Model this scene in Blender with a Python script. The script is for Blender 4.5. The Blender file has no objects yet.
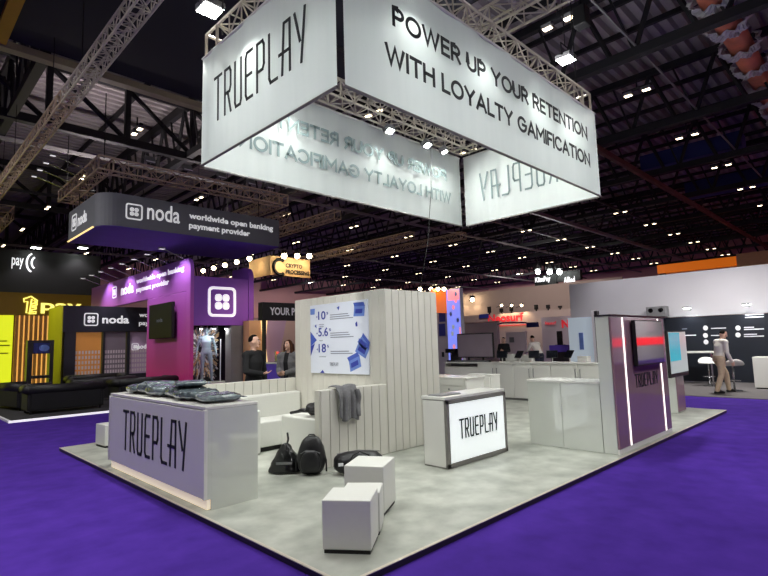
import bpy, bmesh, math, random
from mathutils import Vector, Matrix, noise
random.seed(7)
S = bpy.context.scene
COL = S.collection
PI = math.pi
R = math.radians

# ------------------------------------------------------------------ camera
F, PITCH, ROLL, YAW = 514.25, .106314, -.0290194, .78889
CAM = Vector((0, 0, 1.65))
fw = Vector((math.cos(YAW)*math.cos(PITCH), math.sin(YAW)*math.cos(PITCH), math.sin(PITCH)))
r0 = fw.cross(Vector((0, 0, 1))).normalized()
u0 = r0.cross(fw)
RT = r0*math.cos(ROLL) + u0*math.sin(ROLL)
UP = -r0*math.sin(ROLL) + u0*math.cos(ROLL)
cd = bpy.data.cameras.new('camera')
cd.sensor_width = 36; cd.lens = F/768*36; cd.clip_end = 300; cd.clip_start = .05
cam = bpy.data.objects.new('camera', cd); COL.objects.link(cam)
cam.matrix_world = Matrix(((RT.x, UP.x, -fw.x, CAM.x), (RT.y, UP.y, -fw.y, CAM.y), (RT.z, UP.z, -fw.z, CAM.z), (0, 0, 0, 1)))
S.camera = cam

def ray(x, y): return fw + RT*((x-384)/F) - UP*((y-288)/F)
def at_x(x, y, X): d = ray(x, y); return CAM + d*(X/d.x)
def at_y(x, y, Y): d = ray(x, y); return CAM + d*(Y/d.y)
def at_z(x, y, z): d = ray(x, y); return CAM + d*((z-CAM.z)/d.z)

# ------------------------------------------------------------------ materials
def mat(name, col, rough=.5, metal=0, emit=None, es=1, nscale=0, namt=0, bump=0, spec=.5, coat=0, trans=0, alpha=1, col2=None):
    m = bpy.data.materials.new(name); m.use_nodes = True
    nt = m.node_tree; b = nt.nodes['Principled BSDF']
    c = (*col, 1)
    b.inputs['Base Color'].default_value = c
    b.inputs['Roughness'].default_value = rough
    b.inputs['Metallic'].default_value = metal
    b.inputs['Specular IOR Level'].default_value = spec
    b.inputs['Coat Weight'].default_value = coat
    b.inputs['Coat Roughness'].default_value = .05
    b.inputs['Transmission Weight'].default_value = trans
    b.inputs['Alpha'].default_value = alpha
    if emit:
        b.inputs['Emission Color'].default_value = (*emit, 1)
        b.inputs['Emission Strength'].default_value = es
    if nscale:
        tc = nt.nodes.new('ShaderNodeTexCoord')
        n = nt.nodes.new('ShaderNodeTexNoise'); n.inputs['Scale'].default_value = nscale; n.inputs['Detail'].default_value = 5
        nt.links.new(tc.outputs['Object'], n.inputs['Vector'])
        if namt or col2:
            rp = nt.nodes.new('ShaderNodeValToRGB')
            rp.color_ramp.elements[0].position = .3; rp.color_ramp.elements[1].position = .7
            lo = col2 if col2 else tuple(v*(1-namt) for v in col)
            rp.color_ramp.elements[0].color = (*lo, 1); rp.color_ramp.elements[1].color = c
            nt.links.new(n.outputs['Fac'], rp.inputs['Fac']); nt.links.new(rp.outputs['Color'], b.inputs['Base Color'])
        if bump:
            bp = nt.nodes.new('ShaderNodeBump'); bp.inputs['Strength'].default_value = bump; bp.inputs['Distance'].default_value = .02
            nt.links.new(n.outputs['Fac'], bp.inputs['Height']); nt.links.new(bp.outputs['Normal'], b.inputs['Normal'])
    return m
def sr(r, g, b):
    f = lambda v: ((v/255+.055)/1.055)**2.4 if v > 10 else v/255/12.92
    return (f(r), f(g), f(b))

M = {}
M['carpet'] = mat('purple carpet', sr(75, 44, 148), .95, nscale=3.5, col2=sr(62, 35, 129), bump=.15, spec=.1)
M['vinyl'] = mat('pale concrete vinyl', sr(186, 189, 179), .42, nscale=3.2, col2=sr(148, 151, 142), spec=.3)
M['white'] = mat('white laminate', sr(222, 222, 216), .22, nscale=3, namt=.02, spec=.5)
M['white_gloss'] = mat('glossy white laminate', sr(208, 212, 204), .06, nscale=3, namt=.02, spec=.9, coat=.8)
M['white_matt'] = mat('matt white paint', sr(225, 224, 218), .6, nscale=3, namt=.03)
M['slat'] = mat('cream grooved panel', sr(212, 210, 200), .35, nscale=3, namt=.03)
M['leather'] = mat('white faux leather', sr(216, 217, 210), .38, nscale=30, namt=.02, bump=.05)
M['fabric'] = None
M['ink'] = mat('black print', sr(22, 30, 36), .6, nscale=9, namt=.1)
M['ink_faint'] = mat('print showing through', sr(128, 146, 146), .8, nscale=9, namt=.05)
M['alu'] = mat('truss aluminium', sr(208, 200, 184), .35, .3, nscale=8, namt=.1)
M['alu_warm'] = mat('weathered aluminium', sr(206, 184, 158), .4, .2, nscale=8, namt=.15)
M['black'] = mat('matt black', sr(16, 16, 18), .55, nscale=5, namt=.2)
M['black_gloss'] = mat('black gloss', sr(12, 12, 14), .08, nscale=5, namt=.1)
M['dark_trim'] = mat('dark trim', sr(34, 30, 36), .4, nscale=5, namt=.1)
M['steel'] = mat('brushed steel', sr(180, 180, 182), .25, .95, nscale=12, namt=.1)
M['grey'] = mat('grey plastic', sr(120, 120, 122), .4, nscale=6, namt=.08)
M['grey_frame'] = mat('grey frame', sr(135, 132, 128), .4, .3, nscale=6, namt=.06)
M['mirror_mauve'] = mat('glossy mauve panel', sr(150, 118, 128), .06, .1, nscale=2, namt=.05)
M['led'] = mat('led strip', sr(255, 245, 235), .4, emit=(1, .93, .88), es=1.5)
M['led_warm'] = mat('warm led ledge', sr(255, 240, 215), .4, emit=(1, .86, .66), es=.42)
M['lightbox'] = mat('backlit white print', sr(240, 245, 245), .3, emit=(.93, 1, .99), es=.5)
M['lens'] = mat('lamp lens', (1, 1, 1), .4, emit=(1, .8, .5), es=9)
M['lens_cool'] = mat('cool lamp lens', (1, 1, 1), .4, emit=(.93, 1, .95), es=30)
M['lens_warm'] = mat('warm spot lens', (1, 1, 1), .4, emit=(1, .8, .5), es=25)
M['noda_grey'] = mat('charcoal fascia', sr(112, 114, 120), .6, nscale=4, namt=.06)
M['noda_dark'] = mat('dark navy fascia', sr(40, 41, 52), .5, nscale=4, namt=.06)
M['noda_purple'] = mat('violet underside', sr(92, 60, 178), .7, nscale=2, namt=.15)
M['letter_white'] = mat('white lettering', sr(232, 232, 236), .5, nscale=6, namt=.03)
M['letter_ring'] = mat('white lettering with added glow', sr(232, 232, 236), .5, emit=(1, 1, 1), es=.4)  # emission added in place of light falling on the sign letters
M['letter_lit'] = mat('lit white lettering', sr(240, 240, 245), .5, emit=(1, .97, 1), es=.7)
M['letter_red'] = mat('red lettering', sr(225, 40, 50), .5, emit=(.8, .05, .07), es=.35)
M['letter_blue'] = mat('blue print', sr(48, 62, 160), .6, nscale=6, namt=.1)
M['blue_pale'] = mat('pale blue print', sr(110, 140, 215), .6, nscale=5, namt=.2)
M['blue_mid'] = mat('mid blue print', sr(70, 95, 190), .6, nscale=5, namt=.2)
M['grey_print'] = mat('grey print', sr(130, 135, 150), .6, nscale=5, namt=.1)
M['poster'] = mat('poster sheet', sr(226, 232, 244), .3, nscale=3, namt=.02)
M['purple_sign'] = mat('violet panel', sr(150, 84, 200), .45, nscale=2, namt=.08)
M['skin'] = mat('skin', sr(228, 182, 158), .5, nscale=14, namt=.08)
M['hair_dark'] = mat('dark hair', sr(24, 18, 16), .85, spec=.1, nscale=25, namt=.4)
M['hair_brown'] = mat('brown hair', sr(88, 56, 40), .8, spec=.15, nscale=25, namt=.4)
M['black_cloth'] = mat('black cloth', sr(22, 22, 26), .85, nscale=30, namt=.3, bump=.1)
M['grey_cloth'] = mat('grey cloth', sr(122, 122, 124), .85, nscale=40, namt=.25, bump=.15)
M['white_cloth'] = mat('white shirt cloth', sr(232, 226, 216), .8, nscale=20, namt=.06)
M['beige_cloth'] = mat('beige trouser cloth', sr(205, 182, 152), .85, nscale=20, namt=.1)
M['denim'] = mat('dark navy cloth', sr(38, 42, 60), .85, nscale=20, namt=.2)
M['mannequin'] = mat('silver mannequin', sr(150, 170, 186), .35, .15, nscale=6, namt=.08)
M['poly'] = mat('bagged grey garment', sr(58, 68, 76), .2, nscale=16, col2=sr(116, 128, 132), bump=1.0, coat=.6, spec=.7)
M['poly2'] = mat('bagged dark garment', sr(46, 54, 62), .2, nscale=18, col2=sr(96, 108, 112), bump=1.0, coat=.6, spec=.7)
M['nylon'] = mat('black nylon', sr(20, 20, 23), .42, nscale=35, namt=.3, bump=.2)
M['bin_bag'] = mat('shiny black nylon', sr(18, 19, 20), .25, nscale=14, namt=.3, bump=.4)
M['sofa_black'] = mat('black leather', sr(20, 19, 22), .55, nscale=14, namt=.3, bump=.1)
M['yellow_lit'] = mat('backlit yellow panel', sr(220, 230, 30), .5, emit=(.78, .86, .02), es=.85)
M['yellow_wall'] = mat('olive yellow wall', sr(190, 185, 20), .6, nscale=2, namt=.1)
M['yellow_fascia'] = mat('mustard fascia', sr(165, 135, 22), .6, nscale=2, namt=.1)
M['neon_yellow'] = mat('yellow neon outline', sr(250, 245, 90), .5, emit=(1, .93, .2), es=1.3)
M['wood_slat'] = mat('orange lit batten', sr(240, 176, 84), .5, nscale=5, namt=.2)
M['amber'] = mat('amber backlight', sr(240, 170, 70), .5, emit=(1, .55, .12), es=.75)
M['amber_dim'] = mat('amber lit glass', sr(215, 140, 66), .4, emit=(1, .45, .1), es=.12, nscale=1, namt=.2)
M['slat_gap'] = mat('dark red gap', sr(92, 40, 22), .6, nscale=3, namt=.1)
M['glass'] = mat('clear glass', (.9, .95, .95), .03, trans=.95, spec=.5)
M['glass_grey'] = mat('grey tinted window', sr(150, 136, 148), .1, nscale=2, namt=.1)
M['tv_glass'] = mat('reflecting television glass', sr(120, 122, 116), .05, .7, nscale=2, namt=.1)
M['screen'] = mat('dark screen', sr(20, 22, 28), .06, nscale=2, namt=.1, spec=.8)
M['teal'] = mat('teal screen picture', sr(30, 160, 180), .2, emit=(.01, .36, .42), es=.7)
M['screen_pale'] = mat('pale screen picture', sr(190, 205, 198), .2, emit=(.5, .58, .54), es=.35)
M['blue_lit'] = mat('blue video panel', sr(110, 120, 230), .3, emit=(.20, .25, .85), es=1.0, nscale=2)
M['pink_lit'] = mat('pink video panel', sr(240, 120, 150), .3, emit=(.95, .3, .35), es=.8)
M['beige_wall'] = mat('beige booth wall', sr(196, 174, 164), .7, nscale=.6, namt=.08)
M['mauve_wall'] = mat('mauve hall wall', sr(226, 176, 170), .8, nscale=.3, namt=.12)
M['pinkwhite'] = mat('pinkish white panel', sr(222, 206, 214), .6, nscale=1, namt=.05)
M['offwhite'] = mat('off white booth wall', sr(206, 204, 210), .7, nscale=.7, namt=.05)
M['navy_black'] = mat('navy black wall', sr(20, 26, 38), .5, nscale=1, namt=.2)
M['icy'] = mat('icy blue lit panel', sr(205, 225, 238), .4, emit=(.7, .8, .88), es=.22)
M['cream_wood'] = mat('pale wood sign', sr(226, 190, 140), .6, nscale=6, namt=.12)
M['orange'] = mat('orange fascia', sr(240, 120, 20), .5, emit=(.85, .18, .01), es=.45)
M['dark_floor'] = mat('dark charcoal carpet', sr(46, 45, 50), .9, nscale=5, namt=.15)
M['grey_floor'] = mat('grey carpet', sr(98, 94, 94), .9, nscale=4, namt=.12)
M['roof'] = mat('grey roof sheet', sr(172, 166, 168), .6, nscale=.5, namt=.2)
M['roof_black'] = mat('black drape', sr(30, 32, 42), .8, nscale=.7, namt=.2)
M['beam'] = mat('dark steel beam', sr(30, 31, 35), .6, nscale=1, namt=.2)
M['beam_pale'] = mat('pale steel rail', sr(150, 150, 150), .4, .3, nscale=1, namt=.2)
M['beam_yellow'] = mat('yellow steel beam', sr(190, 140, 40), .5, nscale=1, namt=.25)
M['beam_cream'] = mat('cream steel beam', sr(170, 160, 130), .5, nscale=1, namt=.3)
M['beam_red'] = mat('rust red beam', sr(110, 66, 58), .6, nscale=1.3, namt=.35)
M['copper'] = mat('coppery duct', sr(236, 140, 104), .5, 0, nscale=2, namt=.35)
M['foil'] = mat('silver foil', sr(200, 200, 200), .35, .3, nscale=5, namt=.2)
M['blue_drape'] = mat('blue drape', sr(40, 50, 120), .7, nscale=1, namt=.2)
M['glow_edge'] = mat('warm edge light', sr(255, 220, 150), .4, emit=(1, .72, .3), es=1.2)
M['wood_pale'] = mat('lit wood wedge', sr(226, 176, 130), .6, nscale=3, namt=.1)
M['lilac'] = mat('lilac panel', sr(196, 168, 200), .6, nscale=2, namt=.06)
M['counter_purple'] = mat('violet counter front', sr(104, 76, 200), .5, nscale=2, namt=.06)
M['red_glow'] = mat('red lit sign', sr(230, 20, 30), .5, emit=(1, .02, .04), es=2.5)
M['confetti'] = None

def fabric():
    m = bpy.data.materials.new('white banner fabric'); m.use_nodes = True
    nt = m.node_tree; nt.nodes.clear()
    o = nt.nodes.new('ShaderNodeOutputMaterial'); mx = nt.nodes.new('ShaderNodeMixShader')
    d = nt.nodes.new('ShaderNodeBsdfDiffuse'); t = nt.nodes.new('ShaderNodeBsdfTranslucent')
    tc = nt.nodes.new('ShaderNodeTexCoord'); n = nt.nodes.new('ShaderNodeTexNoise'); n.inputs['Scale'].default_value = 2.5
    mp = nt.nodes.new('ShaderNodeMapping'); mp.inputs['Scale'].default_value = (4, 4, .3)
    rp = nt.nodes.new('ShaderNodeValToRGB')
    rp.color_ramp.elements[0].color = (.69, .75, .73, 1); rp.color_ramp.elements[1].color = (.75, .80, .78, 1)
    nt.links.new(tc.outputs['Object'], mp.inputs['Vector']); nt.links.new(mp.outputs['Vector'], n.inputs['Vector'])
    nt.links.new(n.outputs['Fac'], rp.inputs['Fac'])
    for x in (d, t): nt.links.new(rp.outputs['Color'], x.inputs['Color'])
    mx.inputs['Fac'].default_value = .42
    nt.links.new(d.outputs[0], mx.inputs[1]); nt.links.new(t.outputs[0], mx.inputs[2]); nt.links.new(mx.outputs[0], o.inputs[0])
    return m
M['fabric'] = fabric()

def gradient_wall():
    # a printed violet-to-pink gradient: the panel's own artwork
    m = mat('violet to pink print', sr(176, 70, 170), .5)
    nt = m.node_tree; b = nt.nodes['Principled BSDF']
    tc = nt.nodes.new('ShaderNodeTexCoord'); sp = nt.nodes.new('ShaderNodeSeparateXYZ'); mr = nt.nodes.new('ShaderNodeMapRange')
    mr.inputs['From Min'].default_value = .5; mr.inputs['From Max'].default_value = 4.5
    rp = nt.nodes.new('ShaderNodeValToRGB')
    rp.color_ramp.elements[0].color = (*sr(226, 60, 140), 1); rp.color_ramp.elements[1].color = (*sr(178, 110, 225), 1)
    nt.links.new(tc.outputs['Object'], sp.inputs[0]); nt.links.new(sp.outputs['Z'], mr.inputs['Value'])
    nt.links.new(mr.outputs['Result'], rp.inputs['Fac']); nt.links.new(rp.outputs['Color'], b.inputs['Base Color'])
    return m
M['pink_grad'] = gradient_wall()

# ------------------------------------------------------------------ mesh builder
class MB:
    def __init__(s): s.bm = bmesh.new()
    def box(s, a, b, bev=0):
        a, b = Vector(a), Vector(b)
        lo = Vector((min(a.x, b.x), min(a.y, b.y), min(a.z, b.z))); hi = Vector((max(a.x, b.x), max(a.y, b.y), max(a.z, b.z)))
        r = bmesh.ops.create_cube(s.bm, size=1)
        for v in r['verts']:
            v.co = Vector((lo[i] + (v.co[i]+.5)*(hi[i]-lo[i]) for i in range(3)))
        if bev:
            es = list({e for v in r['verts'] for e in v.link_edges})
            bmesh.ops.bevel(s.bm, geom=es, offset=bev, segments=2, affect='EDGES', profile=.5)
        return s
    def obox(s, c, size, M3=None, bev=0):
        r = bmesh.ops.create_cube(s.bm, size=1)
        for v in r['verts']:
            p = Vector((v.co.x*size[0], v.co.y*size[1], v.co.z*size[2]))
            if M3: p = M3 @ p
            v.co = p + Vector(c)
        if bev:
            es = list({e for v in r['verts'] for e in v.link_edges})
            bmesh.ops.bevel(s.bm, geom=es, offset=bev, segments=2, affect='EDGES', profile=.5)
        return s
    def bar(s, p, q, r, n=6, r2=None):
        p, q = Vector(p), Vector(q); d = q-p
        if d.length < 1e-6: return s
        if r2 is None: r2 = r
        z = d.normalized(); x = z.orthogonal().normalized(); y = z.cross(x)
        A = []; B = []
        for i in range(n):
            a = 2*PI*i/n; o = x*math.cos(a) + y*math.sin(a)
            A.append(s.bm.verts.new(p+o*r)); B.append(s.bm.verts.new(q+o*r2))
        for i in range(n):
            j = (i+1) % n; s.bm.faces.new((A[i], A[j], B[j], B[i]))
        s.bm.faces.new(A[::-1]); s.bm.faces.new(B)
        return s
    def tube(s, pts, r, n=8):
        rs = r if isinstance(r, (list, tuple)) else [r]*len(pts)
        pts = [Vector(p) for p in pts]; rings = []
        t0 = (pts[1]-pts[0]).normalized(); x = t0.orthogonal().normalized()
        for i, p in enumerate(pts):
            t = (pts[min(i+1, len(pts)-1)] - pts[max(i-1, 0)]).normalized()
            x = (x - t*x.dot(t)).normalized(); y = t.cross(x)
            rings.append([s.bm.verts.new(p + (x*math.cos(2*PI*k/n) + y*math.sin(2*PI*k/n))*rs[i]) for k in range(n)])
        for a, b in zip(rings, rings[1:]):
            for k in range(n): s.bm.faces.new((a[k], a[(k+1) % n], b[(k+1) % n], b[k]))
        s.bm.faces.new(rings[0][::-1]); s.bm.faces.new(rings[-1])
        return s
    def loft(s, rings):      # list of (center, rx, ry) elliptical rings stacked
        n = 20; rr = []
        for c, rx, ry in rings:
            rr.append([s.bm.verts.new(Vector(c) + Vector((rx*math.cos(2*PI*k/n), ry*math.sin(2*PI*k/n), 0))) for k in range(n)])
        for a, b in zip(rr, rr[1:]):
            for k in range(n): s.bm.faces.new((a[k], a[(k+1) % n], b[(k+1) % n], b[k]))
        s.bm.faces.new(rr[0][::-1]); s.bm.faces.new(rr[-1])
        return s
    def ell(s, c, rad, M3=None, seg=16, rings=12, fn=None):
        r = bmesh.ops.create_uvsphere(s.bm, u_segments=seg, v_segments=rings, radius=1)
        for v in r['verts']:
            p = v.co.copy()
            if fn: p = fn(p)
            p = Vector((p.x*rad[0], p.y*rad[1], p.z*rad[2]))
            if M3: p = M3 @ p
            v.co = p + Vector(c)
        return s
    def prism(s, pts, d):    # planar polygon extruded by vector d
        A = [s.bm.verts.new(Vector(p)) for p in pts]; B = [s.bm.verts.new(Vector(p)+Vector(d)) for p in pts]
        n = len(A)
        s.bm.faces.new(A[::-1]); s.bm.faces.new(B)
        for i in range(n): s.bm.faces.new((A[i], A[(i+1) % n], B[(i+1) % n], B[i]))
        return s
    def grid(s, nu, nv, fn, thick=0):
        V = [[s.bm.verts.new(fn(i/(nu-1), j/(nv-1))) for j in range(nv)] for i in range(nu)]
        for i in range(nu-1):
            for j in range(nv-1): s.bm.faces.new((V[i][j], V[i+1][j], V[i+1][j+1], V[i][j+1]))
        if thick:
            s.bm.normal_update()
            bmesh.ops.solidify(s.bm, geom=s.bm.faces[:], thickness=thick)
        return s
    def build(s, name, m, parent=None, smooth=False, local=False):
        bmesh.ops.recalc_face_normals(s.bm, faces=s.bm.faces[:])
        me = bpy.data.meshes.new(name)
        if parent is not None and not local:
            off = Vector(parent.get('_w', parent.location))
            for v in s.bm.verts: v.co -= off
            base = Vector((0, 0, 0))
        elif parent is None and not local:
            xs = [v.co for v in s.bm.verts]
            base = Vector(((min(v.x for v in xs)+max(v.x for v in xs))/2, (min(v.y for v in xs)+max(v.y for v in xs))/2, min(v.z for v in xs)))
            for v in s.bm.verts: v.co -= base
        else: base = Vector((0, 0, 0))
        s.bm.to_mesh(me); s.bm.free()
        if smooth:
            for p in me.polygons: p.use_smooth = True
        o = bpy.data.objects.new(name, me); COL.objects.link(o)
        me.materials.append(M[m] if isinstance(m, str) else m)
        o.location = base
        if parent is not None: o.parent = parent
        return o

WPOS = {}
def wpos(o):
    p = Vector(o.location)
    while o.parent: o = o.parent; p += Vector(o.location)
    return p
_build = MB.build
def build(s, name, m, parent=None, smooth=False, local=False):
    if parent is not None and not local:
        off = wpos(parent)
        for v in s.bm.verts: v.co -= off
        return _build(s, name, m, parent, smooth, True)
    return _build(s, name, m, parent, smooth, local)
MB.build = build

def tag(o, label, cat, group=None):
    o['label'] = label; o['category'] = cat
    if group: o['group'] = group
    return o
def thing(name, label, cat, loc=(0, 0, 0), rz=0, group=None):
    o = bpy.data.objects.new(name, None); COL.objects.link(o); o.empty_display_size = .2
    o.location = loc; o.rotation_euler = (0, 0, rz)
    return tag(o, label, cat, group)
def struct(o): o['kind'] = 'structure'; return o
def copy_tree(o, loc=None, rz=None, label=None, parent=None):
    c = o.copy(); COL.objects.link(c)
    if parent is not None: c.parent = parent
    for ch in list(o.children): copy_tree(ch, parent=c)
    if loc is not None: c.location = loc
    if rz is not None: c.rotation_euler = (0, 0, rz)
    if label: c['label'] = label
    return c
def evaluated(o):      # bake modifiers into a plain mesh
    dg = bpy.context.evaluated_depsgraph_get(); dg.update()
    me = bpy.data.meshes.new_from_object(o.evaluated_get(dg))
    o.modifiers.clear(); o.data = me
    return o

# ------------------------------------------------------------------ lettering
def letters(body, m, parent, o, right, up, w, h, name='lettering', depth=.004, weight=0, spacing=1.0, italic=0):
    """body as a thin solid whose box has its lower left corner at o, w wide and h high"""
    cu = bpy.data.curves.new('t', 'FONT'); cu.body = body; cu.extrude = .01; cu.offset = weight; cu.resolution_u = 3; cu.space_character = spacing
    ob = bpy.data.objects.new('t', cu); COL.objects.link(ob)
    dg = bpy.context.evaluated_depsgraph_get(); dg.update()
    me = bpy.data.meshes.new_from_object(ob.evaluated_get(dg))
    bpy.data.objects.remove(ob)
    xs = [v.co.x for v in me.vertices]; ys = [v.co.y for v in me.vertices]
    x0, x1, y0, y1 = min(xs), max(xs), min(ys), max(ys)
    right = Vector(right).normalized(); up = Vector(up).normalized(); nrm = right.cross(up)
    off = wpos(parent)
    # one mesh per word: cut where the gap between neighbouring shapes is a space
    bm = bmesh.new(); bm.from_mesh(me); bm.verts.ensure_lookup_table()
    seen = set(); comps = []
    for v in bm.verts:
        if v in seen: continue
        st = [v]; seen.add(v); cp = []
        while st:
            q = st.pop(); cp.append(q)
            for e in q.link_edges:
                w_ = e.other_vert(q)
                if w_ not in seen: seen.add(w_); st.append(w_)
        comps.append((min(q.co.x for q in cp), max(q.co.x for q in cp), cp))
    bm.free()
    comps.sort(key=lambda c: c[0]); cuts = []; hi = comps[0][1]
    for lo_, h_, _ in comps[1:]:
        if lo_-hi > .17: cuts.append((lo_+hi)/2)
        hi = max(hi, h_)
    if len(body.split()) == 1: cuts = []
    def place(me):
        for v in me.vertices:
            c = v.co; yy = (c.y-y0)/(y1-y0)*h
            v.co = Vector(o) - off + right*((c.x-x0)/(x1-x0)*w + italic*yy) + up*yy + nrm*(depth if c.z > 0 else 0)
        me.materials.clear(); me.materials.append(M[m])
    bounds = [-1e9] + cuts + [1e9]; out = []
    for lo_, hi_ in zip(bounds, bounds[1:]):
        bm = bmesh.new(); bm.from_mesh(me)
        bmesh.ops.delete(bm, geom=[v for v in bm.verts if not lo_ <= v.co.x < hi_], context='VERTS')
        m2 = bpy.data.meshes.new(name); bm.to_mesh(m2); bm.free(); place(m2)
        ob = bpy.data.objects.new(name, m2); COL.objects.link(ob); ob.parent = parent; out.append(ob)
    return out
def px_letters(body, m, parent, at, bl, tr, right, **k):
    a = at(*bl); b = at(*tr); right = Vector(right).normalized()
    return letters(body, m, parent, a, right, (0, 0, 1), abs((b-a).dot(right)), abs(b.z-a.z), **k)

LOGO = {  # strokes on a 0..1 box for each letter of the stand's narrow logotype
 'T': [((0, 1), (1, 1)), ((.5, 1), (.5, 0))],
 'R': [((.1, 0), (.1, 1)), ((.1, 1), (.75, 1)), ((.75, 1), (.9, .9)), ((.9, .9), (.9, .58)), ((.9, .58), (.75, .46)), ((.75, .46), (.1, .46)), ((.5, .46), (.92, 0))],
 'U': [((.1, 1), (.1, .1)), ((.1, .1), (.22, 0)), ((.22, 0), (.78, 0)), ((.78, 0), (.9, .1)), ((.9, .1), (.9, 1))],
 'E': [((.9, 1), (.25, 1)), ((.25, 1), (.1, .9)), ((.1, .9), (.1, .1)), ((.1, .1), (.25, 0)), ((.25, 0), (.9, 0)), ((.1, .5), (.8, .5))],
 'P': [((.1, 0), (.1, 1)), ((.1, 1), (.75, 1)), ((.75, 1), (.9, .9)), ((.9, .9), (.9, .5)), ((.9, .5), (.75, .4)), ((.75, .4), (.1, .4))],
 'L': [((.1, 1), (.1, .1)), ((.1, .1), (.25, 0)), ((.25, 0), (.95, 0))],
 'A': [((.1, 0), (.3, 1)), ((.3, 1), (.9, 1)), ((.9, 1), (.9, 0)), ((-.2, .42), (.9, .42))],
 'Y': [((0, 1), (.5, .42)), ((1, 1), (.62, 0))],
}
def logotype(m, parent, o, right, up, w, h, t=None, depth=.006, name='lettering'):
    right = Vector(right).normalized(); up = Vector(up).normalized(); nrm = right.cross(up)
    t = t or h*.055; cw = w/8*.74; step = (w-cw)/7; out = []
    for k, ch in enumerate('TRUEPLAY'):
        b = MB()
        for (x0, y0), (x1, y1) in LOGO[ch]:
            p = Vector(o) + right*(k*step + x0*cw) + up*(t/2 + y0*(h-t)); q = Vector(o) + right*(k*step + x1*cw) + up*(t/2 + y1*(h-t))
            d = (q-p).normalized(); s = nrm.cross(d)*(t/2); p -= d*t/2.2; q += d*t/2.2
            b.prism((p-s, q-s, q+s, p+s), nrm*depth)
        out.append(b.build('letter', m, parent))
    return out

def arc_(cx, cy, rx, ry, a0, a1, n=14): return [(cx+rx*math.cos(R(a0+(a1-a0)*i/n)), cy+ry*math.sin(R(a0+(a1-a0)*i/n))) for i in range(n+1)]
SANS = {  # glyph width and centre lines on a cap height of 1
 'P': (.58, [[(0, 0), (0, 1), (.3, 1)] + arc_(.3, .73, .28, .27, 90, -90) + [(0, .46)]]),
 'R': (.6, [[(0, 0), (0, 1), (.3, 1)] + arc_(.3, .73, .28, .27, 90, -90) + [(0, .46)], [(.3, .46), (.6, 0)]]),
 'O': (.86, [arc_(.43, .5, .43, .5, 0, 360, 32)]), 'C': (.76, [arc_(.43, .5, .43, .5, 42, 318, 26)]),
 'G': (.84, [arc_(.43, .5, .43, .5, 45, 360, 28) + [(.48, .5)]]),
 'W': (1.08, [[(0, 1), (.27, 0), (.54, 1), (.81, 0), (1.08, 1)]]), 'M': (.86, [[(0, 0), (0, 1), (.43, .35), (.86, 1), (.86, 0)]]),
 'E': (.5, [[(.5, 1), (0, 1), (0, 0), (.5, 0)], [(0, .52), (.45, .52)]]), 'F': (.5, [[(.5, 1), (0, 1), (0, 0)], [(0, .5), (.45, .5)]]),
 'U': (.66, [[(0, 1), (0, .33)] + arc_(.33, .33, .33, .33, 180, 360) + [(.66, 1)]]), 'Y': (.74, [[(0, 1), (.37, .45), (.74, 1)], [(.37, .45), (.37, 0)]]),
 'T': (.66, [[(0, 1), (.66, 1)], [(.33, 1), (.33, 0)]]), 'N': (.7, [[(0, 0), (0, 1), (.7, 0), (.7, 1)]]), 'I': (0, [[(0, 0), (0, 1)]]),
 'H': (.68, [[(0, 0), (0, 1)], [(.68, 0), (.68, 1)], [(0, .52), (.68, .52)]]), 'L': (.48, [[(0, 1), (0, 0), (.48, 0)]]),
 'A': (.78, [[(0, 0), (.39, 1), (.78, 0)], [(.14, .32), (.64, .32)]]),
}
def sans(body, m, parent, o, right, up, w, h, t, depth=.004, gap=.25):
    """capitals drawn with even strokes; one mesh per word"""
    right = Vector(right); up = Vector(up); nrm = right.cross(up); x = 0; words = []
    for wd in body.split():
        g = []
        for ch in wd: g.append((x, ch)); x += SANS[ch][0] + gap
        words.append(g); x += .42
    sc = (w-t)/(x-.42-gap); out = []
    for g in words:
        b = MB()
        for x0, ch in g:
            for line in SANS[ch][1]:
                pts = [Vector(o) + right*(t/2 + (x0+px_)*sc) + up*(t/2 + py_*(h-t)) for px_, py_ in line]
                n = len(pts); L = []; Rr = []
                for i in range(n):
                    d0 = (pts[i]-pts[i-1]).normalized() if i else None; d1 = (pts[i+1]-pts[i]).normalized() if i < n-1 else None
                    if i == 0 and (pts[0]-pts[-1]).length < 1e-5: d0 = (pts[-1]-pts[-2]).normalized()
                    if i == n-1 and (pts[0]-pts[-1]).length < 1e-5: d1 = (pts[1]-pts[0]).normalized()
                    if d0 is None: d0 = d1
                    if d1 is None: d1 = d0
                    s0, s1 = nrm.cross(d0), nrm.cross(d1); mt_ = (s0+s1).normalized(); k = t/2/max(.5, mt_.dot(s1))
                    p = pts[i] - d1*(t/2 if i == 0 else 0) + d0*(t/2 if i == n-1 else 0) if (pts[0]-pts[-1]).length > 1e-5 else pts[i]
                    L.append(p+mt_*k); Rr.append(p-mt_*k)
                for i in range(n-1): b.prism((Rr[i], Rr[i+1], L[i+1], L[i]), nrm*depth)
        out.append(b.build('lettering', m, parent))
    return out

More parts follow.
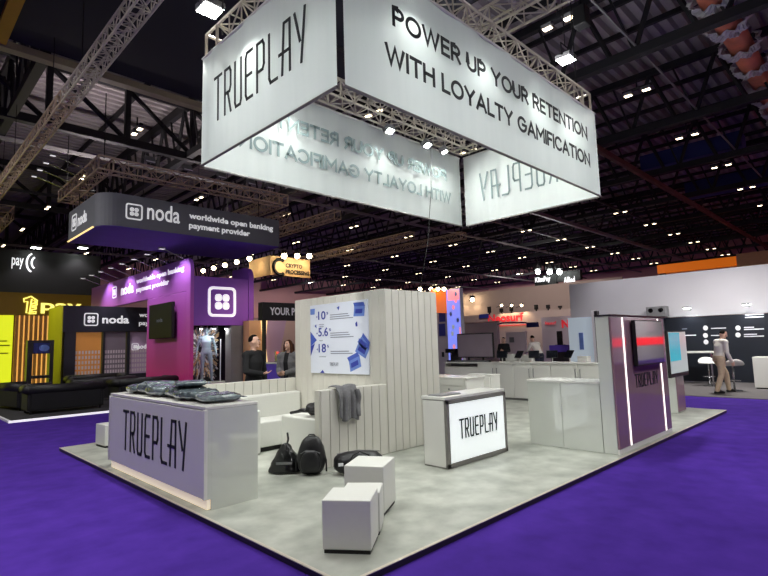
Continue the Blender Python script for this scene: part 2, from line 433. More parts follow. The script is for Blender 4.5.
def noda_mark(m, parent, o, right, up, s, depth=.01, name='emblem', t=.085):
    """rounded square outline holding four rounded dots"""
    right = Vector(right).normalized(); up = Vector(up).normalized(); nrm = right.cross(up)
    b = MB()
    P = lambda x, y: Vector(o) + right*(x*s) + up*(y*s)
    def rr(x0, y0, x1, y1, r, n=5):
        pts = []
        for cx, cy, a0 in ((x1-r, y1-r, 0), (x0+r, y1-r, 90), (x0+r, y0+r, 180), (x1-r, y0+r, 270)):
            for i in range(n+1):
                a = R(a0 + 90*i/n); pts.append((cx+r*math.cos(a), cy+r*math.sin(a)))
        return pts
    A = rr(0, 0, 1, 1, .16); B = rr(t, t, 1-t, 1-t, .1); n = len(A)
    va = [[b.bm.verts.new(P(*p) + nrm*d) for p in L] for L in (A, B) for d in (0, depth)]
    ab, af, bb, bf = va
    for i in range(n):
        j = (i+1) % n
        for f in ((af[i], af[j], bf[j], bf[i]), (ab[i], ab[j], af[j], af[i]), (bb[i], bb[j], bf[j], bf[i]), (ab[i], ab[j], bb[j], bb[i])): b.bm.faces.new(f)
    for cx in (.365, .635):
        for cy in (.365, .635):
            b.prism([P(*p) for p in rr(cx-.122, cy-.122, cx+.122, cy+.122, .1)], nrm*depth)
    return b.build(name, m, parent)

# ------------------------------------------------------------------ trusses
def truss(name, label, p, q, s, m='alu', bay=None, r=.022, cat='truss', group=None, parent=None, face_up=True):
    p, q = Vector(p), Vector(q); d = q-p; L = d.length; t = d.normalized()
    x = t.cross(Vector((0, 0, 1)))
    x = x.normalized() if x.length > .01 else Vector((1, 0, 0))
    y = x.cross(t).normalized()
    root = parent if parent is not None else thing(name, label, cat, tuple((p+q)/2), 0, group)
    cs = [x*a*s/2 + y*b*s/2 for a, b in ((1, 1), (-1, 1), (-1, -1), (1, -1))]
    par = root
    if parent is not None:
        par = bpy.data.objects.new('truss_span', None); COL.objects.link(par); par.parent = root; par.location = (p+q)/2 - wpos(root)
    for c in cs: MB().bar(p+c, q+c, r, 6).build('chord', m, par)
    b = MB(); n = max(2, round(L/(bay or s*1.1)))
    for i in range(n):
        a0, a1 = p + t*(L*i/n), p + t*(L*(i+1)/n)
        for k in range(4):
            c0, c1 = cs[k], cs[(k+1) % 4]
            if (i+k) % 2: c0, c1 = c1, c0
            b.bar(a0+c0, a1+c1, r*.55, 5)
        for k in range(4): b.bar(a0+cs[k], a0+cs[(k+1) % 4], r*.5, 4)
    for k in range(4): b.bar(q+cs[k], q+cs[(k+1) % 4], r*.5, 4)
    b.build('lattice', m, par)
    if parent is None:
        for k in (.12, .5, .88):
            c_ = p + d*k; MB().bar(c_+y*s/2, (c_.x, c_.y, 11.5), .01, 5).build('hanging_cable', 'black', root)
    return root

def area(name, loc, target, power, size, col=(1, 1, 1), spread=150):
    l = bpy.data.lights.new(name, 'AREA'); l.energy = power; l.size = size; l.color = col; l.spread = R(spread)
    o = bpy.data.objects.new(name, l); COL.objects.link(o); o.location = loc
    o.rotation_euler = (Vector(target)-Vector(loc)).to_track_quat('-Z', 'Y').to_euler()
    return o
def spot(name, loc, target, power, ang=90, col=(1, 1, 1), rad=.08, blend=.6):
    l = bpy.data.lights.new(name, 'SPOT'); l.energy = power; l.spot_size = R(ang); l.spot_blend = blend; l.color = col; l.shadow_soft_size = rad
    o = bpy.data.objects.new(name, l); COL.objects.link(o); o.location = loc
    o.rotation_euler = (Vector(target)-Vector(loc)).to_track_quat('-Z', 'Y').to_euler()
    return o

def basis(d, up=(0, 0, 1)):     # 3x3 with local -Z along d
    return Vector(d).to_track_quat('-Z', 'Y').to_matrix()

# ================================================================== the hall
struct(MB().box((-14, -16, -.1), (64, 62, 0)).build('floor', 'carpet'))
struct(MB().box((63, -16, 0), (63.4, 62, 12)).build('wall_right', 'mauve_wall'))
struct(MB().box((-14, 61, 0), (63, 61.4, 12)).build('wall_back', 'mauve_wall'))
struct(MB().box((-14.4, -16, 0), (-14, 61, 12)).build('wall_left', 'mauve_wall'))
struct(MB().box((-14, -16.4, 0), (63, -16, 12)).build('wall_front', 'mauve_wall'))
# ribbed roof sheet: ribs run along x
b = MB(); y = -16; prof = []
while y < 61.2:
    prof += [(y, 11.6), (y+.16, 11.6), (y+.2, 11.84), (y+.36, 11.84)]; y += .4
vs = [[b.bm.verts.new((X, yy, z)) for yy, z in prof] for X in (-14.4, 63.4)]
for i in range(len(prof)-1): b.bm.faces.new((vs[0][i], vs[0][i+1], vs[1][i+1], vs[1][i]))
struct(b.build('ceiling', 'roof'))
b = MB()
for k in range(44):
    X = -12 + k*1.7; b.box((X, -16, 11.42), (X+.12, 61, 11.58))
struct(b.build('trim_1', 'beam'))
# roof trusses across the hall
tn = 2
for k in range(-3, 9):
    X = 14.1 + 5.7*k; b = MB()
    if X < 9: y0 = 14.6
    else: y0 = -16
    b.box((X-.12, y0, 9.05), (X+.12, 61, 9.3)); b.box((X-.1, y0, 11.1), (X+.1, 61, 11.35))
    n = int((61-y0)/2.1)
    for i in range(n):
        a = y0 + i*2.1
        b.bar((X, a, 9.2), (X, a+.75, 11.2), .075, 5); b.bar((X, a+1.5, 9.2), (X, a+.75, 11.2), .075, 5)
        b.bar((X, a+1.5, 9.2), (X, a+2.1, 11.2), .045, 4)
    struct(b.build('trim_%d' % tn, 'beam')); tn += 1
# cross trusses over the far left bays
for Y in (19.2, 31, 43):
    b = MB(); b.box((-14, Y-.13, 9.0), (9, Y+.13, 9.28)); b.box((-14, Y-.1, 11.1), (9, Y+.1, 11.35))
    for i in range(9):
        a = -11 + i*2.45
        b.box((a-.09, Y-.09, 9.28), (a+.09, Y+.09, 11.1)); b.bar((a, Y, 11.15), (a+2.45, Y, 9.2), .09, 5)
    struct(b.build('trim_%d' % tn, 'beam')); tn += 1
# long beams and rails along the hall
def rail(y, z, w, h, m, x0=-14, x1=63):
    global tn
    struct(MB().box((x0, y-w/2, z), (x1, y+w/2, z+h)).build('trim_%d' % tn, m)); tn += 1
rail(4.35, 9.32, .05, .05, 'beam_pale', 9.5)
rail(7.75, 8.8, .16, .22, 'beam_red', 9.5)
rail(14.45, 8.86, .26, .18, 'beam_cream', -14, 9)
rail(14.6, 8.86, .2, .2, 'beam_pale', 9)
rail(21, 8.9, .12, .12, 'beam_pale'); rail(27.5, 8.9, .12, .12, 'beam', 0); rail(33, 8.9, .12, .12, 'beam_pale', 14)
rail(42, 8.9, .14, .14, 'beam_pale', 5); rail(11.2, 9.0, .08, .1, 'beam', 9); rail(17.6, 9.0, .1, .1, 'beam_pale', 12, 50)
struct(MB().box((1.6, -16, 8.9), (1.85, 14.3, 9.05)).build('trim_%d' % tn, 'beam_yellow')); tn += 1
# black drape slung under the roof over the near bays
struct(MB().box((-14, -16, 9.08), (9, 14.3, 9.14)).build('trim_%d' % tn, 'roof_black')); tn += 1
b = MB()
for k in range(9): b.box((-14, 10+1.0*k*.01 + k*2.4 - 20, 9.0), (9, 10+k*.01 + k*2.4 - 19.9, 9.08))
struct(b.build('trim_%d' % tn, 'beam')); tn += 1
struct(MB().box((26, 4.2, 9.6), (27, 8.3, 10.3)).build('trim_%d' % tn, 'blue_drape')); tn += 1
struct(MB().box((32, 3.2, 9.3), (33, 8, 10.1)).build('trim_%d' % tn, 'blue_drape')); tn += 1

# twin lamps on the 5 m grid
lamp = thing('ceiling_light', '', 'ceiling light', (0, 0, 9), 0, 'twin lamps under the hall roof')
MB().box((-.05, -.42, .1), (.05, .42, .16)).build('bracket', 'beam', lamp, local=True)
MB().bar((0, 0, .16), (0, 0, .5), .02).build('hanger', 'beam', lamp, local=True)
for sgn in (-1, 1):
    h = MB().box((-.09, sgn*.26-.13, 0), (.09, sgn*.26+.13, .1), .02).build('lamp_head', 'grey', lamp, local=True)
    MB().box((-.065, sgn*.26-.1, -.012), (.065, sgn*.26+.1, -.001)).build('lens', 'lens', h, local=True)
rown = ['row over the right roof panels', 'second row back', 'third row back', 'fourth row back', 'fifth row back', 'sixth row back', 'seventh row back', 'eighth row back']
rown_ = ['row over the near right roof panels', 'second lamp row back from the near right one', 'third lamp row back, right of the white hanging banners', 'fourth lamp row back', 'fifth lamp row back', 'sixth lamp row back, deep in the hall', 'seventh lamp row back, far down the hall', 'eighth lamp row back, near the far wall']
ordn = ['nearest', 'second nearest', 'third nearest', 'fourth nearest', 'fifth nearest', 'sixth nearest', 'seventh nearest', 'eighth nearest', 'ninth nearest', 'tenth nearest', 'eleventh nearest', 'twelfth nearest', 'farthest']
first = True
def inview(p, m=8):
    d = Vector(p)-CAM; z = d.dot(fw)
    if z < .1: return False
    x = 384+F*d.dot(RT)/z; y = 288-F*d.dot(UP)/z
    return -m < x < 768+m and -m < y < 576+m
for m_ in range(8):
    n = 0
    for k in range(-2, 10):
        X, Y = 10.9+5.02*k, 5.0+6.2*m_
        if X < 10 and Y < 14: continue
        if not inview((X, Y, 9)): continue
        lab = 'twin warm roof lamp, %s in the %s' % (ordn[min(n, 12)], rown[m_])
        if first: lamp.location = (X, Y, 8.9); lamp['label'] = lab; first = False
        else: copy_tree(lamp, (X, Y, 8.9), label=lab)
        n += 1

# reddish duct with silvery collars, top right
duct = thing('ventilation_duct', 'coppery red ventilation duct with crumpled silver collars at top right', 'duct', (19, 2.55, 9.5))
b = MB(); b.tube([(11, 2.55, 9.8)] + [(12+i*1.2, 2.55, 9.8+.04*math.sin(i*2.1)) for i in range(18)] + [(35, 2.55, 9.8)], .3, 14); b.build('pipe', 'copper', duct, True)
for i in range(9):
    X = 12.6+i*1.5
    def ringf(u, v):
        a = u*2*PI; r_ = .36 + .06*abs(math.sin(a*4+i))*math.sin(v*PI) + .05*math.sin(a*9+v*6)
        return Vector((X + (v-.5)*.42 + .05*math.sin(a*5), 2.55 + r_*math.cos(a)*1.25, 9.8 + r_*math.sin(a)))
    MB().grid(40, 7, ringf, .01).build('collar', 'foil', duct)
# two big square floodlights and the trusses carrying them
def floodlight(x, y, z, label, tgt):
    t = thing('floodlight', label, 'floodlight', (x, y, z), 0, 'square hall floodlights')
    MB().box((x-.16, y-.16, z), (x+.16, y+.16, z+.1), .02).build('housing', 'grey', t)
    MB().box((x-.14, y-.14, z-.014), (x+.14, y+.14, z-.002)).build('lens', 'lens_cool', t)
    MB().tube([(x-.18, y, z+.05), (x-.18, y, z+.3), (x+.18, y, z+.3), (x+.18, y, z+.05)], .015, 5).build('yoke', 'black', t)
    MB().bar((x, y, z+.3), (x, y, 9.05), .01, 4).build('cable', 'black', t)
    area('flood', (x, y, z-.05), tgt, FLOOD, .3, (1, .98, .94), 120)
FLOOD = 110; FILL = 270
floodlight(9.6, 4.29, 7.2, 'square white floodlight above the slogan banner, right', (8, 3.2, 0))
floodlight(3.2, 6.62, 6.5, 'square white floodlight left of the hanging logo banner', (3, 6, 0))
sp = thing('loudspeaker', 'black loudspeaker hanging beside the right floodlight', 'speaker', (9.1, 3.6, 7.3))
q_ = at_z(582, 27, 7.3)
MB().box((q_.x-.12, q_.y-.12, 7.3), (q_.x+.12, q_.y+.12, 7.68), .02).build('cabinet', 'black', sp)
MB().bar((q_.x, q_.y, 7.68), (q_.x, q_.y, 9.1), .012, 5).build('cable', 'black', sp)
truss('lighting_truss', 'pale aluminium truss rising past the black drape at top left', (2.67, 4.5, 7), (2.67, 12, 7), .27, bay=.3)
truss('lighting_truss', 'brown stained truss running on from the pale one at top left', (2.67, 12.1, 7.02), (2.67, 24, 7.02), .27, 'alu_warm', bay=.36)
truss('lighting_truss', 'pale truss crossing behind the slogan banner at upper right', (6.5, -1, 6.5), (6.5, 7, 6.5), .34)
truss('lighting_truss', 'short brown truss at far left behind the charcoal hanging ring', (3.3, 23.5, 7.0), (3.3, 33, 7.0), .5, 'alu_warm', bay=.6)
truss('lighting_truss', 'first brown truss right of the charcoal hanging ring', (11.5, 17, 6.8), (11.5, 26, 6.8), .34, 'alu_warm')
truss('lighting_truss', 'second brown truss right of the charcoal hanging ring', (12.9, 15.5, 6.8), (12.9, 26, 6.8), .34, 'alu_warm')
truss('lighting_truss', 'long thin truss in the far middle under the roof', (19, 17, 7.0), (19, 27, 7.0), .34, 'alu_warm')
truss('lighting_truss', 'thin brown truss far behind the right banner corner', (22, 16, 7.2), (22, 26, 7.2), .34, 'alu_warm')

# ================================================================== hanging banners over the stand
X0, X1, Y0, Y1, ZB, ZT = 2.9, 8.6, 3.4, 6.25, 4.0, 5.45
fr = thing('truss_frame', 'square aluminium truss frame carrying the white hanging banners', 'truss', ((X0+X1)/2, (Y0+Y1)/2, 5.5))
zt = 5.66; s = .3; i_ = .2
cor = [(X0+i_, Y0+i_), (X1-i_, Y0+i_), (X1-i_, Y1-i_), (X0+i_, Y1-i_)]
for k in range(4):
    a, c = Vector((*cor[k], zt)), Vector((*cor[(k+1) % 4], zt)); t = (c-a).normalized()
    truss('', '', a+t*.17, c-t*.17, s, parent=fr, bay=.3, r=.02)
for cx, cy in cor:
    b = MB()
    for dx in (-1, 1):
        for dy in (-1, 1):
            b.bar((cx+dx*.15, cy+dy*.15, zt-.15), (cx+dx*.15, cy+dy*.15, zt+.15), .02, 6)
    for dz in (-1, 1):
        for dx in (-1, 1):
            b.bar((cx+dx*.15, cy-.15, zt+dz*.15), (cx+dx*.15, cy+.15, zt+dz*.15), .02, 6); b.bar((cx-.15, cy+dx*.15, zt+dz*.15), (cx+.15, cy+dx*.15, zt+dz*.15), .02, 6)
    b.build('corner_block', 'alu', fr)
    MB().bar((cx, cy, zt+.15), (cx, cy, 9.06), .012, 5).build('hanging_cable', 'black', fr)

def banner(label, axis, c, a0, a1, out):
    mid = (c, (a0+a1)/2, ZB) if axis == 'x' else ((a0+a1)/2, c, ZB)
    t = thing('hanging_banner', label, 'banner', mid, 0, 'white banners hanging in a square')
    def P(a, z, o=0):
        w = .012*math.sin(a*7.3)*((z-ZB)/(ZT-ZB)) + .008*math.sin(a*17)
        return Vector((c+w+o, a, z)) if axis == 'x' else Vector((a, c+w+o, z))
    MB().grid(48, 14, lambda u, v: P(a0+(a1-a0)*u, ZB+(ZT-ZB)*v)).build('sheet', 'fabric', t, True)
    for z in (ZB, ZT):
        o = Vector((c, a0, z)) if axis == 'x' else Vector((a0, c, z)); e = Vector((c, a1, z)) if axis == 'x' else Vector((a1, c, z))
        MB().bar(o, e, .016, 8).build('hem_pole', 'grey_frame' if z == ZB else 'white_matt', t)
    n = 10
    for k in range(n):
        b = MB()
        a = a0+.15+(a1-a0-.3)*k/(n-1)
        p = Vector((c, a, ZT)) if axis == 'x' else Vector((a, c, ZT))
        b.bar(p, p+Vector((0, 0, .055)), .006, 4)
        b.build('tie', 'grey', t)
    return t
bl = banner('white hanging banner with the black logo name, left of the square', 'x', X0, Y0+.06, Y1-.05, -1)
bf = banner('long white hanging banner with the loyalty slogan facing front right', 'y', Y0, X0+.05, X1, -1)
bb = banner('white hanging banner at the back showing the slogan reversed', 'y', Y1, X0+.06, X1-.06, 1)
br = banner('white hanging banner at the back right showing the logo reversed', 'x', X1, Y0+.035, Y1-.06, 1)
logotype('ink', bl, (X0-.03, 5.79, 4.43), (0, -1, 0), (0, 0, 1), 1.9, .585, .034)
for o_ in logotype('ink_faint', br, (X1-.03, 3.88, 4.43), (0, 1, 0), (0, 0, 1), 1.9, .585, .034): pass
# the print shows reversed on the inside of the back sheets
for par, Y, mt, flip in ((bf, Y0-.035, 'ink', 0), (bb, Y1-.035, 'ink_faint', 1)):
    for body, xa, xb, za, zb in (('POWER UP YOUR RETENTION', 3.57, 8.13, 4.85, 5.05), ('WITH LOYALTY GAMIFICATION', 3.45, 8.16, 4.405, 4.64)):
        for o_ in sans(body, mt, par, (xa, Y, za), (1, 0, 0), (0, 0, 1), xb-xa, .222, .04):
            if not flip: continue
            for v in o_.data.vertices: v.co.x = -v.co.x + 2*(5.8-par.location.x)
            o_.data.flip_normals()

# spotlights clamped to the truss frame
def truss_light(x, y, z, tgt, label, power, m='lens_cool', col=(.97, 1, .955), ang=110, group='spotlights on the banner truss', light=True):
    t = thing('spotlight', label, 'spotlight', (x, y, z), 0, group)
    d = (Vector(tgt)-Vector((x, y, z))).normalized(); B = basis(d); c = Vector((x, y, z-.16))
    MB().bar((x, y, z), c, .012, 5).build('clamp', 'black', t)
    MB().obox(c, (.16, .13, .08), B, .015).build('housing', 'grey', t)
    MB().obox(c+d*.046, (.13, .1, .008), B).build('lens', m, t)
    if light: area('lamp', tuple(c+d*.07), tgt, power, .3, col, 150)
    return t
TL = 19
pos = [((3.9, 3.62), (4.2, 5.6, 0), 'fourth from the right on the front run of the banner truss'), ((5.2, 3.62), (5.2, 5.8, 0), 'third from the right on the front run of the banner truss'), ((6.6, 3.62), (6.6, 5.8, 0), 'second from the right on the front run of the banner truss'), ((7.6, 3.62), (7.8, 5.6, 0), 'at the right end of the front run of the banner truss'),
       ((4.3, 6.0), (3.9, 3.6, 0), 'nearest the left corner on the back run of the banner truss'), ((6.2, 6.0), (6, 3.4, 0), 'left of the cable on the back run of the banner truss'), ((7.2, 6.0), (7.4, 3.4, 0), 'right of the cable on the back run of the banner truss'), ((7.7, 6.0), (8.8, 3.8, 0), 'at the back corner of the banner truss'), ((3.15, 5.0), (4.6, 5.2, 0), 'behind the left logo banner on the truss')]
for (x, y), tg, w in pos:
    truss_light(x, y, 5.51, tg, 'small white spotlight ' + w, TL)

# ================================================================== the stand
ZS = .05
st = thing('stand_platform', 'low white stand platform with pale concrete floor and dark edge on purple carpet', 'platform', (7.5, 6.5, 0))
MB().box((2.325, 2.795, .0), (12.735, 10.205, .0455)).build('riser', 'dark_trim', st)
MB().box((2.352, 2.822, .0456), (12.708, 10.163, ZS)).build('deck', 'vinyl', st)
for a, c in (((2.32, 2.79), (12.74, 2.82)), ((2.32, 10.165), (12.74, 10.21)), ((2.32, 2.821), (2.35, 10.164)), ((12.71, 2.821), (12.74, 10.164))):
    e = MB().box((*a, .046), (*c, .054), .002).build('edge_trim', 'alu', st); e['label'] = 'metal edge strip'

# front left counter with the big logo
c = thing('reception_counter', 'white counter with big black logo and glowing base at the left stand edge', 'counter', (2.7, 6.45, ZS))
MB().box((2.47, 5.0, .051), (2.99, 7.9, 1.03)).build('body', 'white_gloss', c)
MB().box((2.425, 5.0, .16), (2.4695, 7.9, 1.03)).build('front_box', 'white_gloss', c)
MB().box((2.40, 5.0, 1.031), (3.0, 7.9, 1.062), .004).build('worktop', 'white', c)
fp = MB().box((2.392, 5.03, .165), (2.424, 7.87, 1.022), .004).build('front_panel', 'white', c)
for a0, a1, z0, z1 in ((4.995, 5.028, .16, 1.03), (7.872, 7.905, .16, 1.03)):
    MB().box((2.385, a0, z0), (2.424, a1, z1), .003).build('front_edge', 'white', c)
l = MB().box((2.43, 5.02, .06), (2.469, 7.88, .155)).build('light_strip', 'led_warm', c); l['label'] = 'warm glowing light strip'
logotype('ink', c, (2.391, 7.32, .37), (0, -1, 0), (0, 0, 1), 1.9, .51, .034)

# bagged garments on that counter
def bagged(x, y, z, rz, L, W, H, label, m, seed):
    t = thing('garment_bag', label, 'packed garment', (x, y, z), rz, 'bagged garments on the counter')
    nz = lambda p: noise.noise(Vector((p.x*2.2+seed*3.1, p.y*2.2, p.z*2)))
    def f(p):
        q = Vector((math.copysign(abs(p.x)**.45, p.x), math.copysign(abs(p.y)**.45, p.y), math.copysign(abs(p.z)**.8, p.z)))
        k = 1 + .25*nz(q*1.7) + .16*noise.noise(Vector((p.x*5+seed, p.y*5, p.z*2))) + .07*noise.noise(Vector((p.x*12, p.y*12+seed, 0))); q.z *= k
        q.x *= 1+.05*nz(q+Vector((5, 0, 0))); q.y *= 1+.06*nz(q+Vector((0, 7, 0)))
        return q
    MB().ell((0, 0, H/2), (L/2, W/2, H/2*.86), None, 40, 20, f).build('garment', m, t, True, True)
    MB().box((-L/2*.98, -W/2-.03, H*.42), (L/2*.98, -W/2*.9, H*.46), .002).build('bag_flap', 'poly', t, False, True)
    return t
bagged(2.74, 5.42, 1.066, R(80), 0.47, 0.45, 0.094, 'bagged grey garment nearest the front corner of the logo counter', 'poly', 1)
bagged(2.70, 5.86, 1.066, R(96), 0.45, 0.43, 0.123, 'bagged dark garment second from the front corner of the counter', 'poly2', 2)
bagged(2.76, 6.30, 1.066, R(84), 0.42, 0.45, 0.145, 'bagged dark garment third along the logo counter', 'poly2', 3)
bagged(2.70, 6.72, 1.066, R(92), 0.45, 0.43, 0.145, 'bagged grey garment in the middle of the counter top', 'poly', 4)
bagged(2.76, 7.14, 1.066, R(102), 0.42, 0.45, 0.174, 'plump bagged grey garment past the middle of the counter', 'poly', 5)
bagged(2.70, 7.50, 1.066, R(85), 0.42, 0.40, 0.123, 'bagged dark garment second from the far counter end', 'poly2', 6)
bagged(2.76, 7.775, 1.066, R(95), 0.42, 0.20, 0.072, 'thin bagged garment at the far counter end', 'poly', 7)
bagged(2.75, 6.12, 1.20, R(70), 0.38, 0.38, 0.072, 'bagged grey garment lying on top of two others', 'poly', 8)

# seating corner: grooved walls
def grooved(name, parent, face, a0, a1, pos, z0, z1, pitch=.16, depth=.016, m='slat', gap=.006):
    """upright boards with grooves between, facing -x ('x') or -y ('y'); one mesh"""
    b = MB(); n = max(1, round((a1-a0)/pitch)); w = (a1-a0)/n
    for k in range(n):
        p, q = a0+k*w+gap, a0+(k+1)*w-gap
        if face == 'x': b.box((pos-depth, p, z0), (pos, q, z1), .003)
        else: b.box((p, pos-depth, z0), (q, pos, z1), .003)
    return b.build(name, m, parent)
sw = thing('seating_wall', 'white grooved seating wall with a tall poster block and low sides', 'partition', (5.4, 6.5, ZS))
def core(name, a, b_, m='slat'): return MB().box(a, b_, .003).build(name, m, sw)
w_ = core('low_wall', (4.17, 5.465, .051), (5.414, 5.56, 1.05)); w_['label'] = 'low front side of the seating wall'
grooved('grooved_cladding', sw, 'y', 4.19, 5.40, 5.464, .06, 1.045, .145)
core('low_wall', (3.06, 7.76, .051), (5.414, 7.86, 1.08))
grooved('grooved_cladding', sw, 'x' if 0 else 'y', 3.08, 5.34, 7.759, .5, 1.075, .16)
core('tall_block', (5.415, 5.465, .051), (6.62, 7.75, 2.46))
grooved('grooved_cladding', sw, 'y', 5.42, 6.62, 5.464, .06, 2.455, .16)
grooved('grooved_cladding', sw, 'x', 5.57, 7.75, 5.414, .55, 2.455, .17, .010, gap=.0025)
MB().box((6.622, 5.47, .06), (6.65, 7.74, 2.44)).build('end_panel', 'white', sw)
e = MB().box((6.652, 5.5, .06), (6.665, 5.53, 2.40)).build('light_strip', 'led', sw); e['label'] = 'thin vertical light strip'

so = thing('corner_sofa', 'white faux leather corner sofa inside the grooved seating wall', 'sofa', (4.8, 6.6, ZS))
MB().box((4.24, 5.6, .055), (5.36, 6.455, .66), .02).build('side_block', 'leather', so)
MB().box((4.78, 6.46, .10), (5.37, 7.02, .50), .02).build('seat', 'leather', so)
MB().box((4.22, 7.03, .12), (5.38, 7.55, .50), .02).build('seat', 'leather', so)
MB().box((4.22, 7.56, .12), (5.38, 7.735, .86), .03).build('backrest', 'leather', so)
MB().box((4.02, 6.93, .06), (4.2, 7.735, .70), .02).build('armrest', 'leather', so)
MB().box((4.22, 7.08, .052), (5.3, 7.5, .118)).build('plinth', 'black', so)
MB().box((4.85, 6.5, .052), (5.3, 7.0, .098)).build('plinth', 'black', so)

# poster
pp = lambda x, y: at_x(x, y, 5.378)
po = thing('poster', 'white wall poster with blue percentages and blue card drawings', 'poster', (5.39, 6.52, 1.17))
MB().box((5.38, 5.79, 1.175), (5.4, 7.26, 2.33), .003).build('sheet', 'poster', po)
def ptext(body, y, z, w, h, m='letter_blue', wt=0): letters(body, m, po, (5.379, y, z), (0, -1, 0), (0, 0, 1), w, h, depth=.003, weight=wt)
for body, z in (('10', 2.07), ('5.6', 1.79), ('18', 1.52)):
    w = {'10': .2, '5.6': .26, '18': .2}[body]
    ptext(body, 7.03, z, w, .145, wt=.012); ptext('+', 7.085, z+.035, .036, .036, wt=.02); ptext('%', 7.02-w-.02, z+.08, .045, .045, wt=.01)
for (body, y, z, w) in (('Increase', 7.01, 1.98, .13), ('in bonus', 7.01, 1.945, .13), ('growth', 7.01, 1.71, .09), ('retention', 7.01, 1.44, .17)):
    letters('lllllllll'[:len(body)], 'grey_print', po, (5.379, y, z), (0, -1, 0), (0, 0, 1), w, .018, depth=.002)
for z0, n in ((2.13, 3), (1.83, 3), (1.53, 2)):
    for k in range(n):
        MB().box((5.3775, 6.25-.06*(k == n-1)-.03*k+.0, z0-.035*k), (5.3795, 6.71, z0-.035*k+.012)).build('text_line', 'grey_print', po)
logotype('grey_print', po, (5.379, 6.74, 1.30), (0, -1, 0), (0, 0, 1), .22, .055, .006, .002)
def card(y, z, s, rot, name='drawing', stack=3):
    Y, Z = Vector((0, -1, 0)), Vector((0, 0, 1)); c, sn = math.cos(R(rot)), math.sin(R(rot))
    P = lambda a, b: Vector((5.379, y, z)) + (Y*c+Z*sn)*a*s + (Z*c-Y*sn)*b*s
    for k, (q, m) in enumerate(((((0, 0), (1, .12), (1, .75), (0, .63)), 'blue_pale'), (((0, .63), (1, .75), (.85, .98), (-.1, .86)), 'blue_mid'), (((.15, .2), (.8, .28), (.8, .55), (.15, .47)), 'letter_blue'))):
        MB().prism([P(a, b) for a, b in q], (-.001-.001*k, 0, 0)).build(name, m, po)
card(6.12, 2.08, .25, -8); card(6.10, 1.53, .26, -32); card(6.04, 1.68, .22, -52); card(6.22, 1.21, .27, 12)
for q, m in ((((7.255, 1.88), (7.255, 1.62), (7.08, 1.73)), 'blue_mid'), (((7.255, 1.62), (7.255, 1.46), (7.13, 1.68)), 'letter_blue'), (((7.25, 2.27), (7.12, 2.27), (7.13, 2.17), (7.25, 2.17)), 'blue_pale'), (((6.53, 2.25), (6.46, 2.27), (6.48, 2.20)), 'blue_mid'), (((7.13, 1.97), (7.09, 2.0), (7.08, 1.93)), 'blue_mid'), (((6.08, 1.97), (6.04, 2.0), (6.03, 1.92), (6.07, 1.92)), 'letter_blue'), (((7.0, 1.18), (6.88, 1.18), (6.93, 1.23)), 'letter_blue')):
    MB().prism([(5.379, y, z) for y, z in q], (-.002, 0, 0)).build('drawing', m, po)

# jacket over the low wall, dark bag on the sofa block
def drape(u, v):
    x = 4.44 + .33*u + .06*(v-.5)*(1-u)
    fold = .022*math.sin(u*15+v*2) + .012*math.sin(u*31+v*5)
    if v < .2:
        k = v/.2; y = 5.57 - .16*k; z = 1.068 + .012*math.sin(u*9) + .012*math.sin(k*PI)
    else:
        k = (v-.2)/.8; L = .36 + .07*math.sin(u*2.6) + .03*math.sin(u*8)
        y = 5.425 - .035*math.sin(min(1, k*3)*PI/2) - fold*min(1, k*2.5); z = 1.072 - L*k*1.05
        x += .05*k*(u-.3)
    return Vector((x, y, z))
jk = thing('jacket', 'grey jacket draped over the low grooved wall', 'jacket', (4.6, 5.42, .7))
MB().grid(40, 34, drape, .012).build('cloth', 'grey_cloth', jk, True)
def sleeve(u, v):
    a = u*2*PI; k = v; r = .042 - .012*k
    return Vector((4.74 + .02*math.sin(k*5) + r*math.cos(a) + .05*k, 5.36 + .6*r*math.sin(a) - .01*math.sin(k*9), 1.03 - .36*k))
MB().grid(14, 20, sleeve).build('sleeve', 'grey_cloth', jk, True)
bg = thing('shoulder_bag', 'limp black bag lying on the white sofa block', 'bag', (4.45, 6.0, .64))
def lump(p): return p*(1+.3*noise.noise(p*2.3))
MB().ell((4.44, 5.88, .765), (.14, .16, .085), None, 24, 16, lump).build('pouch', 'nylon', bg, True)
MB().tube([(4.40, 6.0, .74), (4.38, 6.15, .73), (4.38, 6.25, .705), (4.34, 6.36, .685)], [.035, .03, .022, .02], 8).build('strap', 'nylon', bg, True)

# bags on the floor
db = thing('drawstring_bag', 'shiny black drawstring bag slumped left of the backpack', 'bag', (3.80, 5.72, ZS))
def sack(p):
    t = (p.z+1)/2; k = (1.12 - .95*t**1.25) / max(.35, math.sqrt(max(1e-3, 1-min(.93, p.z*p.z)))) + .10*noise.noise(p*2.5)
    if abs(p.z) > .985: k = .3
    return Vector((p.x*k, p.y*k, max(p.z, -.97)))
B45 = Matrix.Rotation(R(-45), 3, 'Z')
MB().ell((3.83, 5.72, .235), (.21, .13, .18), B45, 32, 24, sack).build('sack', 'bin_bag', db, True)
MB().tube([(3.85, 5.72, .40), (3.858, 5.71, .46), (3.85, 5.715, .54)], .014, 6).build('cord', 'black', db, True)
MB().obox((3.83-.1, 5.72-.1, .19), (.2, .004, .03), B45).build('print', 'grey', db)
bp = thing('backpack', 'upright black backpack on the floor by the sofa end', 'backpack', (4.0, 5.36, ZS))
def pack(p):
    q = Vector((math.copysign(abs(p.x)**.6, p.x), math.copysign(abs(p.y)**.6, p.y), math.copysign(abs(p.z)**.75, p.z)))
    t = (q.z+1)/2; k = 1-.28*max(0, t-.45)/.55
    return Vector((q.x*k, q.y*k*(1-.1*t), q.z))*(1+.03*noise.noise(p*4))
MB().ell((3.98, 5.38, .285), (.178, .115, .232), B45, 28, 20, pack).build('body', 'nylon', bp, True)
